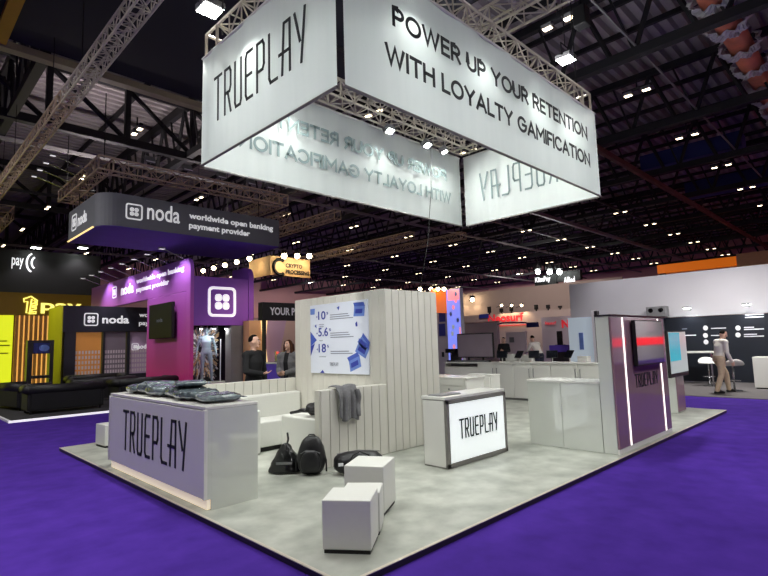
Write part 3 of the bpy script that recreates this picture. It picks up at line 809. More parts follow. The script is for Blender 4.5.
MB().ell((3.98-.075, 5.38-.075, .22), (.13, .05, .13), B45, 24, 16, pack).build('front_pocket', 'nylon', bp, True)
MB().tube([B45 @ Vector((-.05, .02, .50)) + Vector((3.98, 5.38, 0)), B45 @ Vector((-.03, .02, .528)) + Vector((3.98, 5.38, 0)), B45 @ Vector((.03, .02, .528)) + Vector((3.98, 5.38, 0)), B45 @ Vector((.05, .02, .50)) + Vector((3.98, 5.38, 0))], .01, 6).build('handle', 'nylon', bp, True)
for sgn in (-1, 1):
    MB().tube([B45 @ Vector((sgn*.15, -.02, .34)) + Vector((3.98, 5.38, 0)), B45 @ Vector((sgn*.185, -.03, .22)) + Vector((3.98, 5.38, 0)), B45 @ Vector((sgn*.19, -.05, .09)) + Vector((3.98, 5.38, 0))], .012, 6).build('strap', 'nylon', bp, True)
MB().tube([B45 @ Vector((-.12, -.10, .32)) + Vector((3.98, 5.38, 0)), B45 @ Vector((-.06, -.155, .36)) + Vector((3.98, 5.38, 0)), B45 @ Vector((.06, -.155, .36)) + Vector((3.98, 5.38, 0)), B45 @ Vector((.12, -.10, .32)) + Vector((3.98, 5.38, 0))], .005, 5).build('zip', 'grey', bp)
df = thing('duffel_bag', 'black holdall lying behind the white stools', 'bag', (4.38, 4.98, ZS))
BD = Matrix.Rotation(R(-32), 3, 'Z')
def duf(p):
    q = Vector((math.copysign(abs(p.x)**.6, p.x), p.y, math.copysign(abs(p.z)**.75, p.z)))
    return q*(1+.05*noise.noise(p*2.5))
DP = lambda x, y, z: BD @ Vector((x, y, 0)) + Vector((4.38, 4.95, z))
MB().ell((4.38, 4.95, .185), (.31, .16, .135), BD, 28, 18, duf).build('body', 'nylon', df, True)
MB().tube([DP(-.14, -.15, .22), DP(-.1, -.17, .30), DP(0, -.1, .335), DP(.1, -.17, .30), DP(.14, -.15, .22)], .012, 6).build('handle', 'nylon', df, True)
MB().tube([DP(-.27, 0, .30), DP(0, 0, .33), DP(.27, 0, .30)], .006, 5).build('zip', 'grey', df)
MB().obox(DP(-.24, -.14, .2), (.06, .012, .035), BD).build('tag', 'letter_white', df)

# white cube stools
def stool(cx, cy, rz, w, d, h, label):
    t = thing('cube_stool', label, 'stool', (cx, cy, ZS), rz, 'white cube stools')
    MB().box((-w/2, -d/2, .03), (w/2, d/2, h), .01).build('cushion', 'leather', t, False, True)
    MB().box((-w/2+.012, -d/2+.012, .001), (w/2-.012, d/2-.012, .029)).build('plinth', 'black', t, False, True)
stool(2.805, 3.275, R(-53), .385, .36, .40, 'white cube stool nearest the camera')
stool(3.116, 3.475, R(-50), .33, .31, .35, 'lowest white cube stool, in the middle of the row')
stool(3.54, 3.83, R(-60), .39, .44, .45, 'tallest white cube stool, farthest in the row before the black holdall')
stool(3.0, 9.72, R(4), .40, .40, .37, 'white cube stool alone beyond the logo counter at the far left')

# backlit logo box
lb = thing('light_box_counter', 'white counter with backlit front bearing the black logo', 'counter', (5.87, 4.37, ZS))
MB().box((5.2, 4.20, .051), (6.56, 4.58, .9), .004).build('body', 'grey_frame', lb)
MB().box((5.19, 4.19, .901), (6.57, 4.59, .94), .004).build('worktop', 'white', lb)
b = MB()
for a, c in (((5.2, .06), (5.25, .895)), ((6.51, .06), (6.56, .895)), ((5.2, .06), (6.56, .11)), ((5.2, .85), (6.56, .895))):
    b.box((a[0], 4.175, a[1]), (c[0], 4.199, c[1]), .002)
b.build('frame', 'grey_frame', lb)
MB().box((5.196, 4.22, .07), (5.1999, 4.57, .89)).build('side_panel', 'white', lb)
p_ = MB().box((5.255, 4.182, .115), (6.505, 4.195, .845)).build('lit_panel', 'lightbox', lb); p_['label'] = 'glowing white front'
logotype('ink', lb, (5.46, 4.181, .385), (1, 0, 0), (0, 0, 1), .86, .255, .022)
ty = thing('tray', 'flat grey tray lying on the backlit counter', 'tray', (5.44, 4.40, .941))
MB().box((5.24, 4.29, .941), (5.66, 4.52, .952), .003).build('base', 'grey', ty)
MB().box((5.25, 4.30, .9521), (5.65, 4.51, .956)).build('lining', 'grey', ty)

# glossy side counter
gc = thing('side_counter', 'low glossy white counter joined to the tall mauve media tower', 'counter', (7.5, 3.6, ZS))
for y0, y1 in ((3.092, 3.668), (3.672, 4.21)):
    MB().box((7.25, y0, .052), (7.27, y1, .99), .003).build('front_panel', 'white_gloss', gc)
MB().box((7.272, 3.1, .052), (7.78, 4.2, .988)).build('carcass', 'white', gc)
MB().box((7.245, 3.09, .991), (7.8, 4.215, 1.02), .003).build('worktop', 'white', gc)

# media tower
mt = thing('media_tower', 'tall media tower with glossy mauve front and two light strips', 'tower', (8.35, 2.97, ZS))
MB().box((7.252, 2.90, .052), (9.47, 3.085, 1.93), .003).build('body', 'white_gloss', mt)
MB().box((7.262, 2.872, .12), (9.468, 2.899, 1.915), .003).build('front_panel', 'mirror_mauve', mt)
MB().box((7.252, 2.872, .052), (9.468, 2.899, .118)).build('kick_strip', 'white', mt)
MB().box((7.24, 2.865, 1.931), (9.55, 3.09, 1.955)).build('cap', 'dark_trim', mt)
for x in (7.665, 9.17):
    MB().box((x-.016, 2.862, .12), (x+.016, 2.871, 1.915)).build('light_strip', 'led', mt)
logotype('ink', mt, (8.0, 2.871, .885), (1, 0, 0), (0, 0, 1), .95, .2, .02)
tv = thing('television', 'black glossy television on the front of the mauve tower', 'television', (8.55, 2.83, 1.2))
MB().box((7.95, 2.80, 1.2), (9.14, 2.85, 1.88), .004).build('casing', 'black', tv)
MB().box((7.965, 2.795, 1.22), (9.125, 2.7995, 1.865)).build('screen', 'tv_glass', tv)
MB().box((8.3, 2.851, 1.4), (8.8, 2.871, 1.7)).build('bracket', 'black', tv)

t2 = thing('media_tower', 'second media tower behind the first, with a pale screen on its front', 'tower', (11.95, 3.55, ZS))
MB().box((11.72, 3.42, .052), (12.2, 3.72, 1.60), .003).build('body', 'white_gloss', t2)
MB().box((11.73, 3.40, .08), (12.2, 3.419, 1.59), .003).build('front_panel', 'mirror_mauve', t2)
tv2 = thing('television', 'pale television with a teal picture on the second tower', 'television', (11.9, 3.33, .8))
MB().box((11.15, 3.32, .80), (12.3, 3.38, 1.72), .004).build('casing', 'black', tv2)
MB().box((11.17, 3.314, .88), (12.28, 3.3195, 1.70)).build('screen', 'screen_pale', tv2)
MB().box((11.175, 3.310, 1.12), (11.85, 3.3135, 1.69)).build('picture', 'teal', tv2)
MB().box((11.75, 3.381, 1.1), (12.1, 3.399, 1.4)).build('bracket', 'black', tv2)

# cabinets along the back
CX = 12.1
def cabinet(y0, y1, label):
    t = thing('base_cabinet', label, 'cabinet', (CX+.28, (y0+y1)/2, ZS), 0, 'white base cabinets')
    MB().box((CX+.02, y0+.003, .11), (CX+.58, y1-.003, 1.0)).build('carcass', 'white_matt', t)
    MB().box((CX+.06, y0+.003, .052), (CX+.56, y1-.003, .109)).build('plinth', 'grey', t)
    ym = (y0+y1)/2
    for a, c, hy in ((y0+.006, ym-.003, ym-.06), (ym+.003, y1-.006, ym+.06)):
        d = MB().box((CX, a, .12), (CX+.019, c, .995), .003).build('door', 'white', t)
        MB().tube([(CX-.001, hy, .66), (CX-.025, hy, .66), (CX-.025, hy, .88), (CX-.001, hy, .88)], .009, 6).build('handle', 'grey', d)
cabinet(4.95, 6.35, 'white cabinet nearest the mauve tower, under the right tablets'); cabinet(6.35, 7.42, 'white cabinet second from the mauve tower'); cabinet(7.42, 8.54, 'white cabinet third from the mauve tower, beside the open shelf')
wt = MB().box((CX-.02, 4.7, 1.001), (CX+.6, 9.75, 1.04), .004).build('countertop', 'white'); tag(wt, 'long white countertop across the back cabinets', 'countertop')
sh = thing('shelf_unit', 'white unit with a dark open slot at the left end of the back cabinets', 'cabinet', (CX+.28, 9.1, ZS))
MB().box((CX+.02, 8.543, .052), (CX+.58, 9.74, .899)).build('carcass', 'white_matt', sh)
MB().box((CX+.3, 8.543, .9), (CX+.58, 9.74, 1.0)).build('back_board', 'grey', sh)
for y in (8.545, 9.715): MB().box((CX+.02, y, .9), (CX+.299, y+.02, 1.0)).build('side', 'white_matt', sh)
sb = thing('storage_box', 'small white low unit at the end of the back counter by the tower', 'cabinet', (12.4, 4.4, ZS))
MB().box((12.1, 4.1, .052), (12.68, 4.68, .86), .004).build('carcass', 'white', sb)
MB().box((12.09, 4.1, .1), (12.099, 4.68, .84)).build('door', 'white_matt', sb)
# left hand desk, and the white box beside it
dk = thing('desk', 'white desk with one small knob right of the tall grooved wall', 'desk', (8.3, 6.6, ZS))
MB().box((8.03, 5.95, .052), (8.6, 7.9, .92), .004).build('carcass', 'white', dk)
MB().box((8.0, 5.93, .921), (8.63, 7.92, .95), .004).build('worktop', 'white', dk)
MB().box((8.01, 5.96, .10), (8.029, 7.89, .78), .003).build('front_panel', 'white', dk)
MB().box((8.01, 5.96, .79), (8.029, 7.89, .915), .003).build('drawer_front', 'white', dk)
MB().ell((8.0, 6.35, .72), (.018, .018, .018)).build('knob', 'grey', dk, True)
wb = thing('drawer_unit', 'small white box unit right of the desk', 'drawer unit', (9.3, 6.5, ZS))
MB().box((9.15, 6.15, .052), (9.49, 6.75, .90), .004).build('carcass', 'white', wb)
MB().box((9.14, 6.14, .901), (9.5, 6.76, .93), .004).build('top', 'white', wb)
for z0, z1 in ((.12, .4), (.42, .64), (.66, .88)): MB().box((9.13, 6.17, z0), (9.149, 6.73, z1), .003).build('drawer', 'white_matt', wb)
# coffee machine
cm = thing('coffee_machine', 'black coffee machine on the back counter beside the grooved wall', 'coffee machine', (12.35, 9.5, 1.041))
MB().box((12.2, 9.42, 1.041), (12.55, 9.72, 1.08), .006).build('drip_tray', 'black', cm)
MB().box((12.38, 9.42, 1.081), (12.55, 9.72, 1.4), .01).build('body', 'black', cm)
MB().box((12.15, 9.41, 1.30), (12.379, 9.73, 1.42), .012).build('brew_head', 'black_gloss', cm)
MB().bar((12.22, 9.55, 1.299), (12.22, 9.55, 1.24), .02, 8).build('spout', 'steel', cm)
MB().ell((12.46, 9.38, 1.25), (.06, .03, .08)).build('side_light', 'copper', cm, True)
# big monitor on the counter
mo = thing('monitor', 'large dark pinkish grey monitor standing on the back counter', 'monitor', (12.4, 8.1, 1.041))
a, c = at_x(457.8, 359, 12.3), at_x(492.6, 332.5, 12.3)
MB().box((12.3, c.y, 1.15), (12.35, a.y, c.z), .004).build('casing', 'black', mo)
MB().box((12.293, c.y+.03, 1.18), (12.2995, a.y-.03, c.z-.03)).build('screen', 'glass_grey', mo)
MB().box((12.22, c.y+.1, 1.041), (12.42, a.y-.1, 1.06)).build('foot', 'steel', mo)
for k in (.3, .7): MB().box((12.32, a.y*(1-k)+c.y*k-.03, 1.061), (12.35, a.y*(1-k)+c.y*k+.03, 1.149)).build('stand_post', 'black', mo)
sbx = thing('soundbar', 'black soundbar lying before the large monitor', 'soundbar', (12.15, 8.1, 1.041))
MB().box((12.12, c.y+.02, 1.041), (12.2, a.y+.02, 1.09), .01).build('body', 'black', sbx)
MB().box((12.115, c.y+.06, 1.05), (12.1195, a.y-.02, 1.08)).build('grille', 'grey', sbx)
# tablets on stands and small white boxes
def tablet(y, label, rz):
    t = thing('tablet', label, 'tablet', (12.3, y, 1.041), rz, 'tablets on the back counter')
    MB().box((-.08, -.09, 0), (.08, .09, .012), .003).build('base', 'white', t, False, True)
    MB().bar((.03, 0, .012), (0, 0, .16), .014, 8).build('stand', 'white', t, False, True)
    Rm = Matrix.Rotation(R(-58), 3, 'Y')
    MB().obox((0, 0, .2), (.22, .28, .014), Rm, .004).build('casing', 'black', t, False, True)
    MB().obox(Vector((0, 0, .2)) + Rm @ Vector((0, 0, .0085)), (.2, .26, .002), Rm).build('screen', 'screen', t, False, True)
for px_, lab, rz in ((502, 'leftmost tablet on a white stand on the back counter', .5), (519, 'second tablet from the left on the back counter', -.4), (534, 'third tablet from the left on the back counter', .5), (552, 'fourth tablet from the left on the back counter', .4), (569, 'rightmost tablet on the back counter', -.5)):
    tablet(at_x(px_, 355, 12.3).y, lab, rz)
for px_, w, h, lab in ((512, .36, .2, 'long white box on the back counter, left'), (526, .3, .18, 'white box on the back counter between two tablets'), (583, .26, .14, 'white box at the right end of the back counter')):
    y = at_x(px_, 358, 12.5).y
    t = thing('box', lab, 'box', (12.55, y, 1.041), 0, 'white boxes on the back counter')
    MB().box((12.46, y-w/2, 1.041), (12.66, y+w/2, 1.041+h*.82), .004).build('body', 'white', t)
    MB().box((12.455, y-w/2-.004, 1.042+h*.82), (12.665, y+w/2+.004, 1.041+h), .004).build('lid', 'white', t)
# cable drooping from the truss down to the tall wall
wire = MB().tube([(7.45, 6.1, 5.50), (7.3, 6.02, 4.5), (7.0, 5.9, 3.4), (6.55, 5.75, 2.465)], .006, 5).build('cable', 'black', None, True)
tag(wire, 'thin black cable hanging from the banner truss to the grooved wall', 'cable')

# ================================================================== fill lamps added over the aisles (outside the frame) to brighten front faces
for x, y, lab in ((-2, 4, 'added fill lamp over the aisle left of the camera'), (3, -3, 'added fill lamp over the aisle behind the camera'), (9, -1.5, 'added fill lamp over the front aisle'), (14, -1, 'added fill lamp over the aisle at the right'), (-1, 11, 'added fill lamp over the left aisle'), (-.5, 17, 'added fill lamp over the far left aisle')):
    t = thing('added_fill_lamp', lab, 'ceiling light', (x, y, 7.6))
    MB().box((x-.25, y-.25, 7.6), (x+.25, y+.25, 7.75), .02).build('housing', 'grey', t)
    MB().box((x-.22, y-.22, 7.585), (x+.22, y+.22, 7.598)).build('lens', 'lens_cool', t)
    MB().bar((x, y, 7.75), (x, y, 9.06), .012, 5).build('cable', 'black', t)
    area('bay', (x, y, 7.57), (x+1.2, y+1.2, 0), FILL, .45, (1, .97, .95), 165)

# ================================================================== violet payment booth at the left
ring = thing('hanging_ring_sign', 'charcoal hanging box sign with rounded corner, white lettering and violet underside', 'sign', (7.2, 17, 5.18))
RX0, RX1, RY0, RY1, RZ0, RZ1 = 4.28, 10.18, 15.45, 18.75, 5.18, 6.13
def rounded(x0, y0, x1, y1, r, n=8):
    pts = []
    for cx, cy, a0 in ((x1-.1, y1-.1, 0), (x0+.1, y1-.1, 90), (x0+r, y0+r, 180), (x1-.1, y0+.1, 270)):
        rr = r if abs(cx-x0-r) < 1e-6 else .1
        for i in range(n+1):
            a = R(a0+90*i/n); pts.append((cx+rr*math.cos(a), cy+rr*math.sin(a)))
    return pts
b = MB(); P_ = rounded(RX0, RY0, RX1, RY1, .55); n = len(P_)
A = [[b.bm.verts.new((x, y, z)) for x, y in P_] for z in (RZ0, RZ1)]
for i in range(n): j = (i+1) % n; b.bm.faces.new((A[0][i], A[0][j], A[1][j], A[1][i]))
b.build('fascia', 'noda_grey', ring)
b = MB(); b.prism([(x, y, RZ0-.02) for x, y in rounded(RX0+.02, RY0+.02, RX1-.02, RY1-.02, .55)], (0, 0, .018)); b.build('underside', 'noda_purple', ring)
b = MB(); b.tube([(RX0+.0, y, RZ0) for y in (RY0+.55, RY1-.08)], .025, 6); e = b.build('edge_light', 'glow_edge', ring); e['label'] = 'glowing lower edge'
aty = lambda x, y: at_y(x, y, RY0-.01)
a, c = aty(125.5, 218.5), aty(143, 199)
noda_mark('letter_ring', ring, (a.x, RY0-.004, a.z), (1, 0, 0), (0, 0, 1), c.x-a.x)
px_letters('noda', 'letter_ring', ring, aty, (147, 219.2), (180, 207.5), (1, 0, 0), weight=.012)
px_letters('worldwide open banking', 'letter_ring', ring, aty, (188.5, 222), (273.5, 221), (1, 0, 0), weight=.02) if 0 else None
a, c = aty(189, 219.5), aty(273, 232)
letters('worldwide open banking', 'letter_ring', ring, (a.x, RY0-.012, a.z-.02), (1, 0, 0), (0, 0, 1), c.x-a.x, .25, weight=.03)
c = aty(250, 240)
letters('payment provider', 'letter_ring', ring, (a.x, RY0-.012, a.z-.33), (1, 0, 0), (0, 0, 1), c.x-a.x, .25, weight=.03)
noda_mark('letter_ring', ring, (RX0-.004, 18.25, 5.42), (0, -1, 0), (0, 0, 1), .52)
letters('noda', 'letter_ring', ring, (RX0-.004, 17.6, 5.47), (0, -1, 0), (0, 0, 1), .95, .38, weight=.03)
rt = thing('truss_frame', 'brownish truss frame above the charcoal ring sign', 'truss', (7.3, 17, 6.8))
rc = [(4.4, 15.6), (10.3, 15.6), (10.3, 19.6), (4.4, 19.6)]
for k in range(4):
    a, c = Vector((*rc[k], 6.92)), Vector((*rc[(k+1) % 4], 6.92)); t = (c-a).normalized()
    truss('', '', a+t*.2, c-t*.2, .38, 'alu_warm', parent=rt, bay=.4, r=.026)
for cx, cy in rc:
    b = MB()
    for dx in (-.19, .19):
        for dy in (-.19, .19): b.bar((cx+dx, cy+dy, 6.73), (cx+dx, cy+dy, 7.11), .026, 6)
        for dz in (-.19, .19):
            b.bar((cx+dx, cy-.19, 6.92+dz), (cx+dx, cy+.19, 6.92+dz), .026, 6); b.bar((cx-.19, cy+dx, 6.92+dz), (cx+.19, cy+dx, 6.92+dz), .026, 6)
    b.build('corner_block', 'alu_warm', rt)
    MB().bar((cx, cy, 7.11), (cx, cy, 9.06), .015, 5).build('hanging_cable', 'black', rt)
for x, y in ((5.5, 15.62), (7.5, 15.62), (9.4, 15.62), (4.5, 18.4), (9.5, 18.6)):
    MB().bar((x, y, 6.12), (x, y, 6.74), .014, 5).build('hanging_cable', 'black', rt)
for x, w in ((5.6, 'leftmost'), (6.75, 'second from left'), (7.9, 'third from left'), (9.0, 'fourth from left'), (9.75, 'rightmost')):
    t = thing('floodlight', 'small pale floodlight standing on the truss above the ring sign, %s' % w, 'floodlight', (x, 15.55, 7.12), 0, 'floodlights on the ring sign truss')
    MB().bar((x, 15.55, 7.12), (x, 15.5, 7.26), .015, 5).build('bracket', 'black', t)
    MB().obox((x, 15.45, 7.32), (.3, .1, .2), Matrix.Rotation(R(-30), 3, 'X'), .01).build('housing', 'grey', t)
    MB().obox((x, 15.39, 7.29), (.26, .012, .16), Matrix.Rotation(R(-30), 3, 'X')).build('lens', 'letter_white', t)
def arm_light(p, q, name, label, group, m='letter_lit', hs=.16):
    p, q = Vector(p), Vector(q); t = thing(name, label, 'arm light', p, 0, group)
    MB().bar(p, q, .015, 5).build('arm', 'steel', t)
    d = (q-p).normalized(); x = d.cross(Vector((0, 0, 1))).normalized()
    b = MB(); b.obox(q, (hs, hs*.7, .05), basis((0, 0, -1)), .01); h = b.build('head', 'grey', t)
    MB().box((q.x-hs*.4, q.y-hs*.28, q.z-.034), (q.x+hs*.4, q.y+hs*.28, q.z-.026)).build('lens', m, h)
    return t
for k in range(4):
    arm_light((4.2, 16.6+k*.8, 7.0), (3.35, 16.6+k*.8, 7.25), 'arm_light', 'slim arm light on the left side of the ring sign truss, %s' % ['nearest', 'second', 'third', 'farthest'][k], 'arm lights on the ring sign truss')

NX, NY = 7.32, 16.4
nb = thing('booth_wall', 'tall violet to pink booth wall with an opening and a side niche', 'booth', (NX, 20, 0))
# wall along y with an opening between y 20.2 and 27
def wall_piece(y0, y1, z0, z1, name='wall_panel'): return MB().box((NX, y0, z0), (NX+.12, y1, z1), .02).build(name, 'pink_grad', nb)
wall_piece(16.75, 20.15, .0, 3.499); wall_piece(16.75, 27.3, 3.5, 4.62, 'header'); wall_piece(26.6, 27.3, 0, 3.499)
b = MB(); b.prism([(NX, 16.4+.35*(1-math.cos(R(a))), z) for a, z in [(0, .0), (0, 4.25)]] + [(NX, 16.74-.34*math.cos(R(a)), 4.28+.34*math.sin(R(a))) for a in (0, 20, 40, 60, 80, 90)] + [(NX, 16.74, 0)], (.12, 0, 0)); b.build('rounded_end', 'pink_grad', nb)
MB().box((NX+.125, 16.42, 2.36), (9.45, 16.62, 4.0), .01).build('emblem_panel', 'purple_sign', nb)
b = MB(); b.prism([(9.46, 16.4, 0), (9.46, 16.4, 4.1)] + [(9.46, 16.74-.34*math.cos(R(a)), 4.12+.34*math.sin(R(a))) for a in (0, 30, 60, 90)] + [(9.46, 17.6, 4.46), (9.46, 17.6, 0)], (.2, 0, 0)); b.build('side_fin', 'purple_sign', nb)
MB().box((NX+.13, 16.65, 4.0), (9.45, 17.6, 4.02)).build('niche_top', 'purple_sign', nb)
MB().box((8.80, 16.43, .0), (9.45, 16.85, 2.355)).build('niche_side', 'grey', nb)
MB().box((NX+.13, 17.62, 0), (9.66, 17.7, 4.0)).build('niche_back', 'dark_trim', nb)
a, c = at_y(208, 318, 16.4), at_y(236, 290, 16.4)
noda_mark('letter_lit', nb, (a.x, 16.415, a.z), (1, 0, 0), (0, 0, 1), c.x-a.x, .02)
atn = lambda x, y: at_x(x, y, NX-.012)
a, c = atn(112.5, 300), atn(120, 283); noda_mark('letter_lit', nb, (NX-.012, a.y, 3.86), (0, -1, 0), (0, 0, 1), .5)
def nl(body, p0, p1, z, h, m='letter_white'):
    y0 = atn(*p0).y; y1 = atn(*p1).y
    letters(body, m, nb, (NX-.012, y0, z), (0, -1, 0), (0, 0, 1), y0-y1, h, weight=.03)
nl('noda', (121, 290), (133.5, 290), 3.9, .42, 'letter_lit')
nl('worldwide open banking', (136.5, 280), (184, 275), 4.16, .25, 'letter_lit'); nl('payment provider', (136.5, 288), (169, 285), 3.82, .25, 'letter_lit')
tvn = thing('television', 'black screen hanging on the pink booth wall', 'television', (NX-.15, 18.4, 2.03))
MB().box((NX-.22, 17.32, 2.03), (NX-.12, 19.35, 3.25), .01).build('casing', 'black', tvn)
MB().box((NX-.226, 17.36, 2.07), (NX-.2201, 19.31, 3.21)).build('screen', 'black', tvn)
letters('noda', 'grey_print', tvn, (NX-.228, 18.6, 2.6), (0, -1, 0), (0, 0, 1), .5, .14)
MB().box((NX-.12, 18, 2.4), (NX-.001, 18.7, 2.9)).build('bracket', 'black', tvn)
for k in range(8):
    y = 16.9+k*1.28
    arm_light((NX+.1, y, 4.625), (NX-.75, y, 4.95), 'arm_light', 'thin arm light on top of the pink booth wall, %s' % (['nearest the rounded end', 'second from the rounded end', 'third from the rounded end', 'fourth from the rounded end', 'fifth from the rounded end', 'sixth from the rounded end', 'seventh from the rounded end', 'farthest along'][k]), 'arm lights on the pink wall', hs=.2)
    spot('wall_wash', (NX-.75, y, 4.9), (NX+.1, y, 2.6), 150, 110, (1, .95, 1), .1) if k % 2 == 0 else None
for k, xx in enumerate((7.85, 8.3, 8.75)):
    t = thing('spotlight', 'small downlight at the top of the mannequin niche, %s' % ['left', 'middle', 'right'][k], 'spotlight', (xx, 16.72, 2.3), 0, 'niche downlights')
    MB().bar((xx, 16.72, 2.3), (xx, 16.72, 2.358), .06, 10).build('housing', 'grey', t); MB().bar((xx, 16.72, 2.29), (xx, 16.72, 2.2995), .05, 10).build('lens', 'lens_cool', t)
    spot('niche', (xx, 16.70, 2.27), (xx, 17.5, 1.0), 13, 150, (1, .97, .95), .05)
# niche art: burst of pale strips round the mannequin
ba = thing('niche_artwork', 'busy gold and grey starburst panel behind the silver mannequin', 'artwork', (8.2, 17.56, 0))
MB().box((NX+.15, 17.56, .46), (8.9, 17.6, 2.4)).build('backing', 'dark_trim', ba)
random.seed(3)
bs = {k: MB() for k in ('cream_wood', 'grey', 'letter_white')}
for i in range(1500):
    a = random.uniform(0, 2*PI); r0_, L = random.uniform(.1, 1.3), random.uniform(.15, .4)
    cx, cz = 8.2+math.cos(a)*r0_*.85, 1.55+math.sin(a)*r0_
    ex, ez = cx+math.cos(a+random.uniform(-.4, .4))*L, cz+math.sin(a+random.uniform(-.4, .4))*L
    if not (NX+.16 < min(cx, ex) and max(cx, ex) < 8.88 and .48 < min(cz, ez) and max(cz, ez) < 2.38): continue
    bs[random.choice(list(bs))].bar((cx, 17.55-random.random()*.05, cz), (ex, 17.53-random.random()*.06, ez), random.uniform(.014, .034), 4)
for k in bs: o_ = bs[k].build('strips', k, ba); o_['kind'] = 'stuff'
spl = thing('plinth', 'low plinth carrying the silver mannequin', 'plinth', (8.2, 17.1, 0))
MB().box((NX+.4, 16.9, 0), (8.88, 17.45, .42), .01).build('block', 'pinkwhite', spl)
MB().box((NX+.39, 16.89, .421), (8.89, 17.46, .44), .004).build('top', 'white', spl)
pl = MB().tube([(8.70, 17.02, .441), (8.705, 17.02, 1.2), (8.71, 17.02, 1.9)], .02, 8).build('pole', 'letter_white'); tag(pl, 'thin white pole standing beside the silver mannequin', 'pole')

# dark fascia block with shop windows, left of the pink wall
FY = 23.0
fb = thing('booth_block', 'dark navy booth block with a white emblem and gold lit windows', 'booth', (7.5, 24, 0))
f_ = lambda x, y: at_y(x, y, FY)
MB().box((5.2, FY, 2.38), (11.5, FY+.3, 3.42), .01).build('fascia', 'noda_dark', fb)
for x0, x1 in ((63, 74.5), (102, 104), (126.5, 129)):
    MB().box((f_(x0, 380).x, FY, 0), (f_(x1, 380).x, FY+.28, 2.379)).build('pillar', 'noda_dark', fb)
MB().box((5.2, FY, 0), (11.5, FY+.27, .62)).build('base_panel', 'noda_dark', fb)
wx = lambda x: f_(x, 360).x
MB().box((wx(75), FY+.1, .63), (wx(101.5), FY+.14, 2.37)).build('window', 'amber_dim', fb)
MB().box((wx(105), FY+.1, .63), (wx(126), FY+.14, 2.37)).build('window', 'glass_grey', fb)
MB().box((wx(130), FY+.1, .63), (11.4, FY+.14, 2.37)).build('window', 'lilac', fb)
for x0, x1 in ((75, 101), (105, 126), (130, 150)):
    b = MB()
    for i in range(8):
        for j in range(5):
            xx = wx(x0)+(wx(x1)-wx(x0))*(i+.5)/8; zz = .7+j*.2
            b.box((xx-.032, FY+.09, zz), (xx+.032, FY+.099, zz+.13))
    o_ = b.build('window_print', 'pinkwhite', fb); o_['kind'] = 'stuff'
noda_mark('letter_ring', fb, (wx(82.5), FY-.012, 2.62), (1, 0, 0), (0, 0, 1), wx(97)-wx(82.5))
letters('noda', 'letter_ring', fb, (wx(101), FY-.012, 2.72), (1, 0, 0), (0, 0, 1), wx(128)-wx(101), .33, weight=.03)
for t_, z in (('worldwide open banking', 2.95), ('payment provider', 2.6)): letters(t_, 'letter_ring', fb, (wx(138), FY-.012, z), (1, 0, 0), (0, 0, 1), 2.9 if 'w' in t_ else 2.2, .24, weight=.03)
noda_mark('letter_ring', fb, (wx(132), FY+.08, 1.6), (1, 0, 0), (0, 0, 1), .28)
letters('noda', 'letter_ring', fb, (wx(137.5), FY+.08, 1.65), (1, 0, 0), (0, 0, 1), .5, .2, weight=.02)
MB().box((5.17, FY, 0), (5.199, 25.2, 3.42)).build('side_panel', 'yellow_wall', fb)
for (px_, m) in ((80, 'black'), (86, 'denim')):
    pass
# yellow booth
YY = 28.6
yb = thing('booth_wall', 'yellow lit booth wall with orange battens and a neon emblem at far left', 'booth', (3, 29, 0))
y_ = lambda x, y: at_y(x, y, YY)
MB().box((-3, YY, 3.36), (8.5, YY+.4, 4.4), .01).build('fascia', 'yellow_fascia', yb)
MB().box((-3, YY+.1, 0), (y_(13, 340).x, YY+.3, 3.35)).build('lit_panel', 'yellow_lit', yb)
x0, x1 = y_(13.5, 340).x, y_(47, 340).x
MB().box((x0, YY+.15, 0), (x1+.6, YY+.3, 3.35)).build('back_panel', 'slat_gap', yb)
n = 7
for k in range(n):
    xx = x0+(x1-x0)*(k+.2)/n
    MB().box((xx, YY+.02, .2), (xx+.13, YY+.14, 3.35)).build('batten', 'wood_slat', yb)
    MB().box((xx+.131, YY+.06, .2), (xx+.19, YY+.14, 3.35)).build('batten_light', 'amber', yb)
# neon outline emblem and letters
def neon(pts, closed=True):
    P = [y_(*p)-Vector((0, .03, 0)) for p in pts]
    if closed: P = P + [P[0]]
    return MB().tube(P, .03, 6).build('neon_emblem', 'neon_yellow', yb)
neon([(23.5, 300), (31, 297.5), (37.5, 302), (36.5, 303.5), (31.5, 300.2), (29.5, 314), (26, 314), (27.5, 302.5), (24, 303)])
neon([(31, 305), (37, 303.8), (36.8, 306), (32.5, 307), (32, 308.5), (36.2, 308), (36, 310), (31.7, 310.8), (31.2, 313.2), (36, 312.5), (35.8, 314.6), (29, 315)])
letters('pay', 'neon_yellow', yb, (y_(40.5, 312).x, YY-.03, 3.45), (1, 0, 0), (0, 0, 1), 1.7, .5, weight=.02)
for z, w in ((2.15, .5), (1.95, .7), (1.6, .62)): MB().box((y_(0, 340).x-.1, YY+.09, z), (y_(0, 340).x+w*.55, YY+.099, z+.06)).build('text_line', 'yellow_wall', yb)
spot('yellow_wash', (3.4, 24.0, 4.6), (5.17, 24.1, 1.6), 130, 110, (1, 1, .5), .2)  # spot without a fixture, added to brighten the yellow side panel
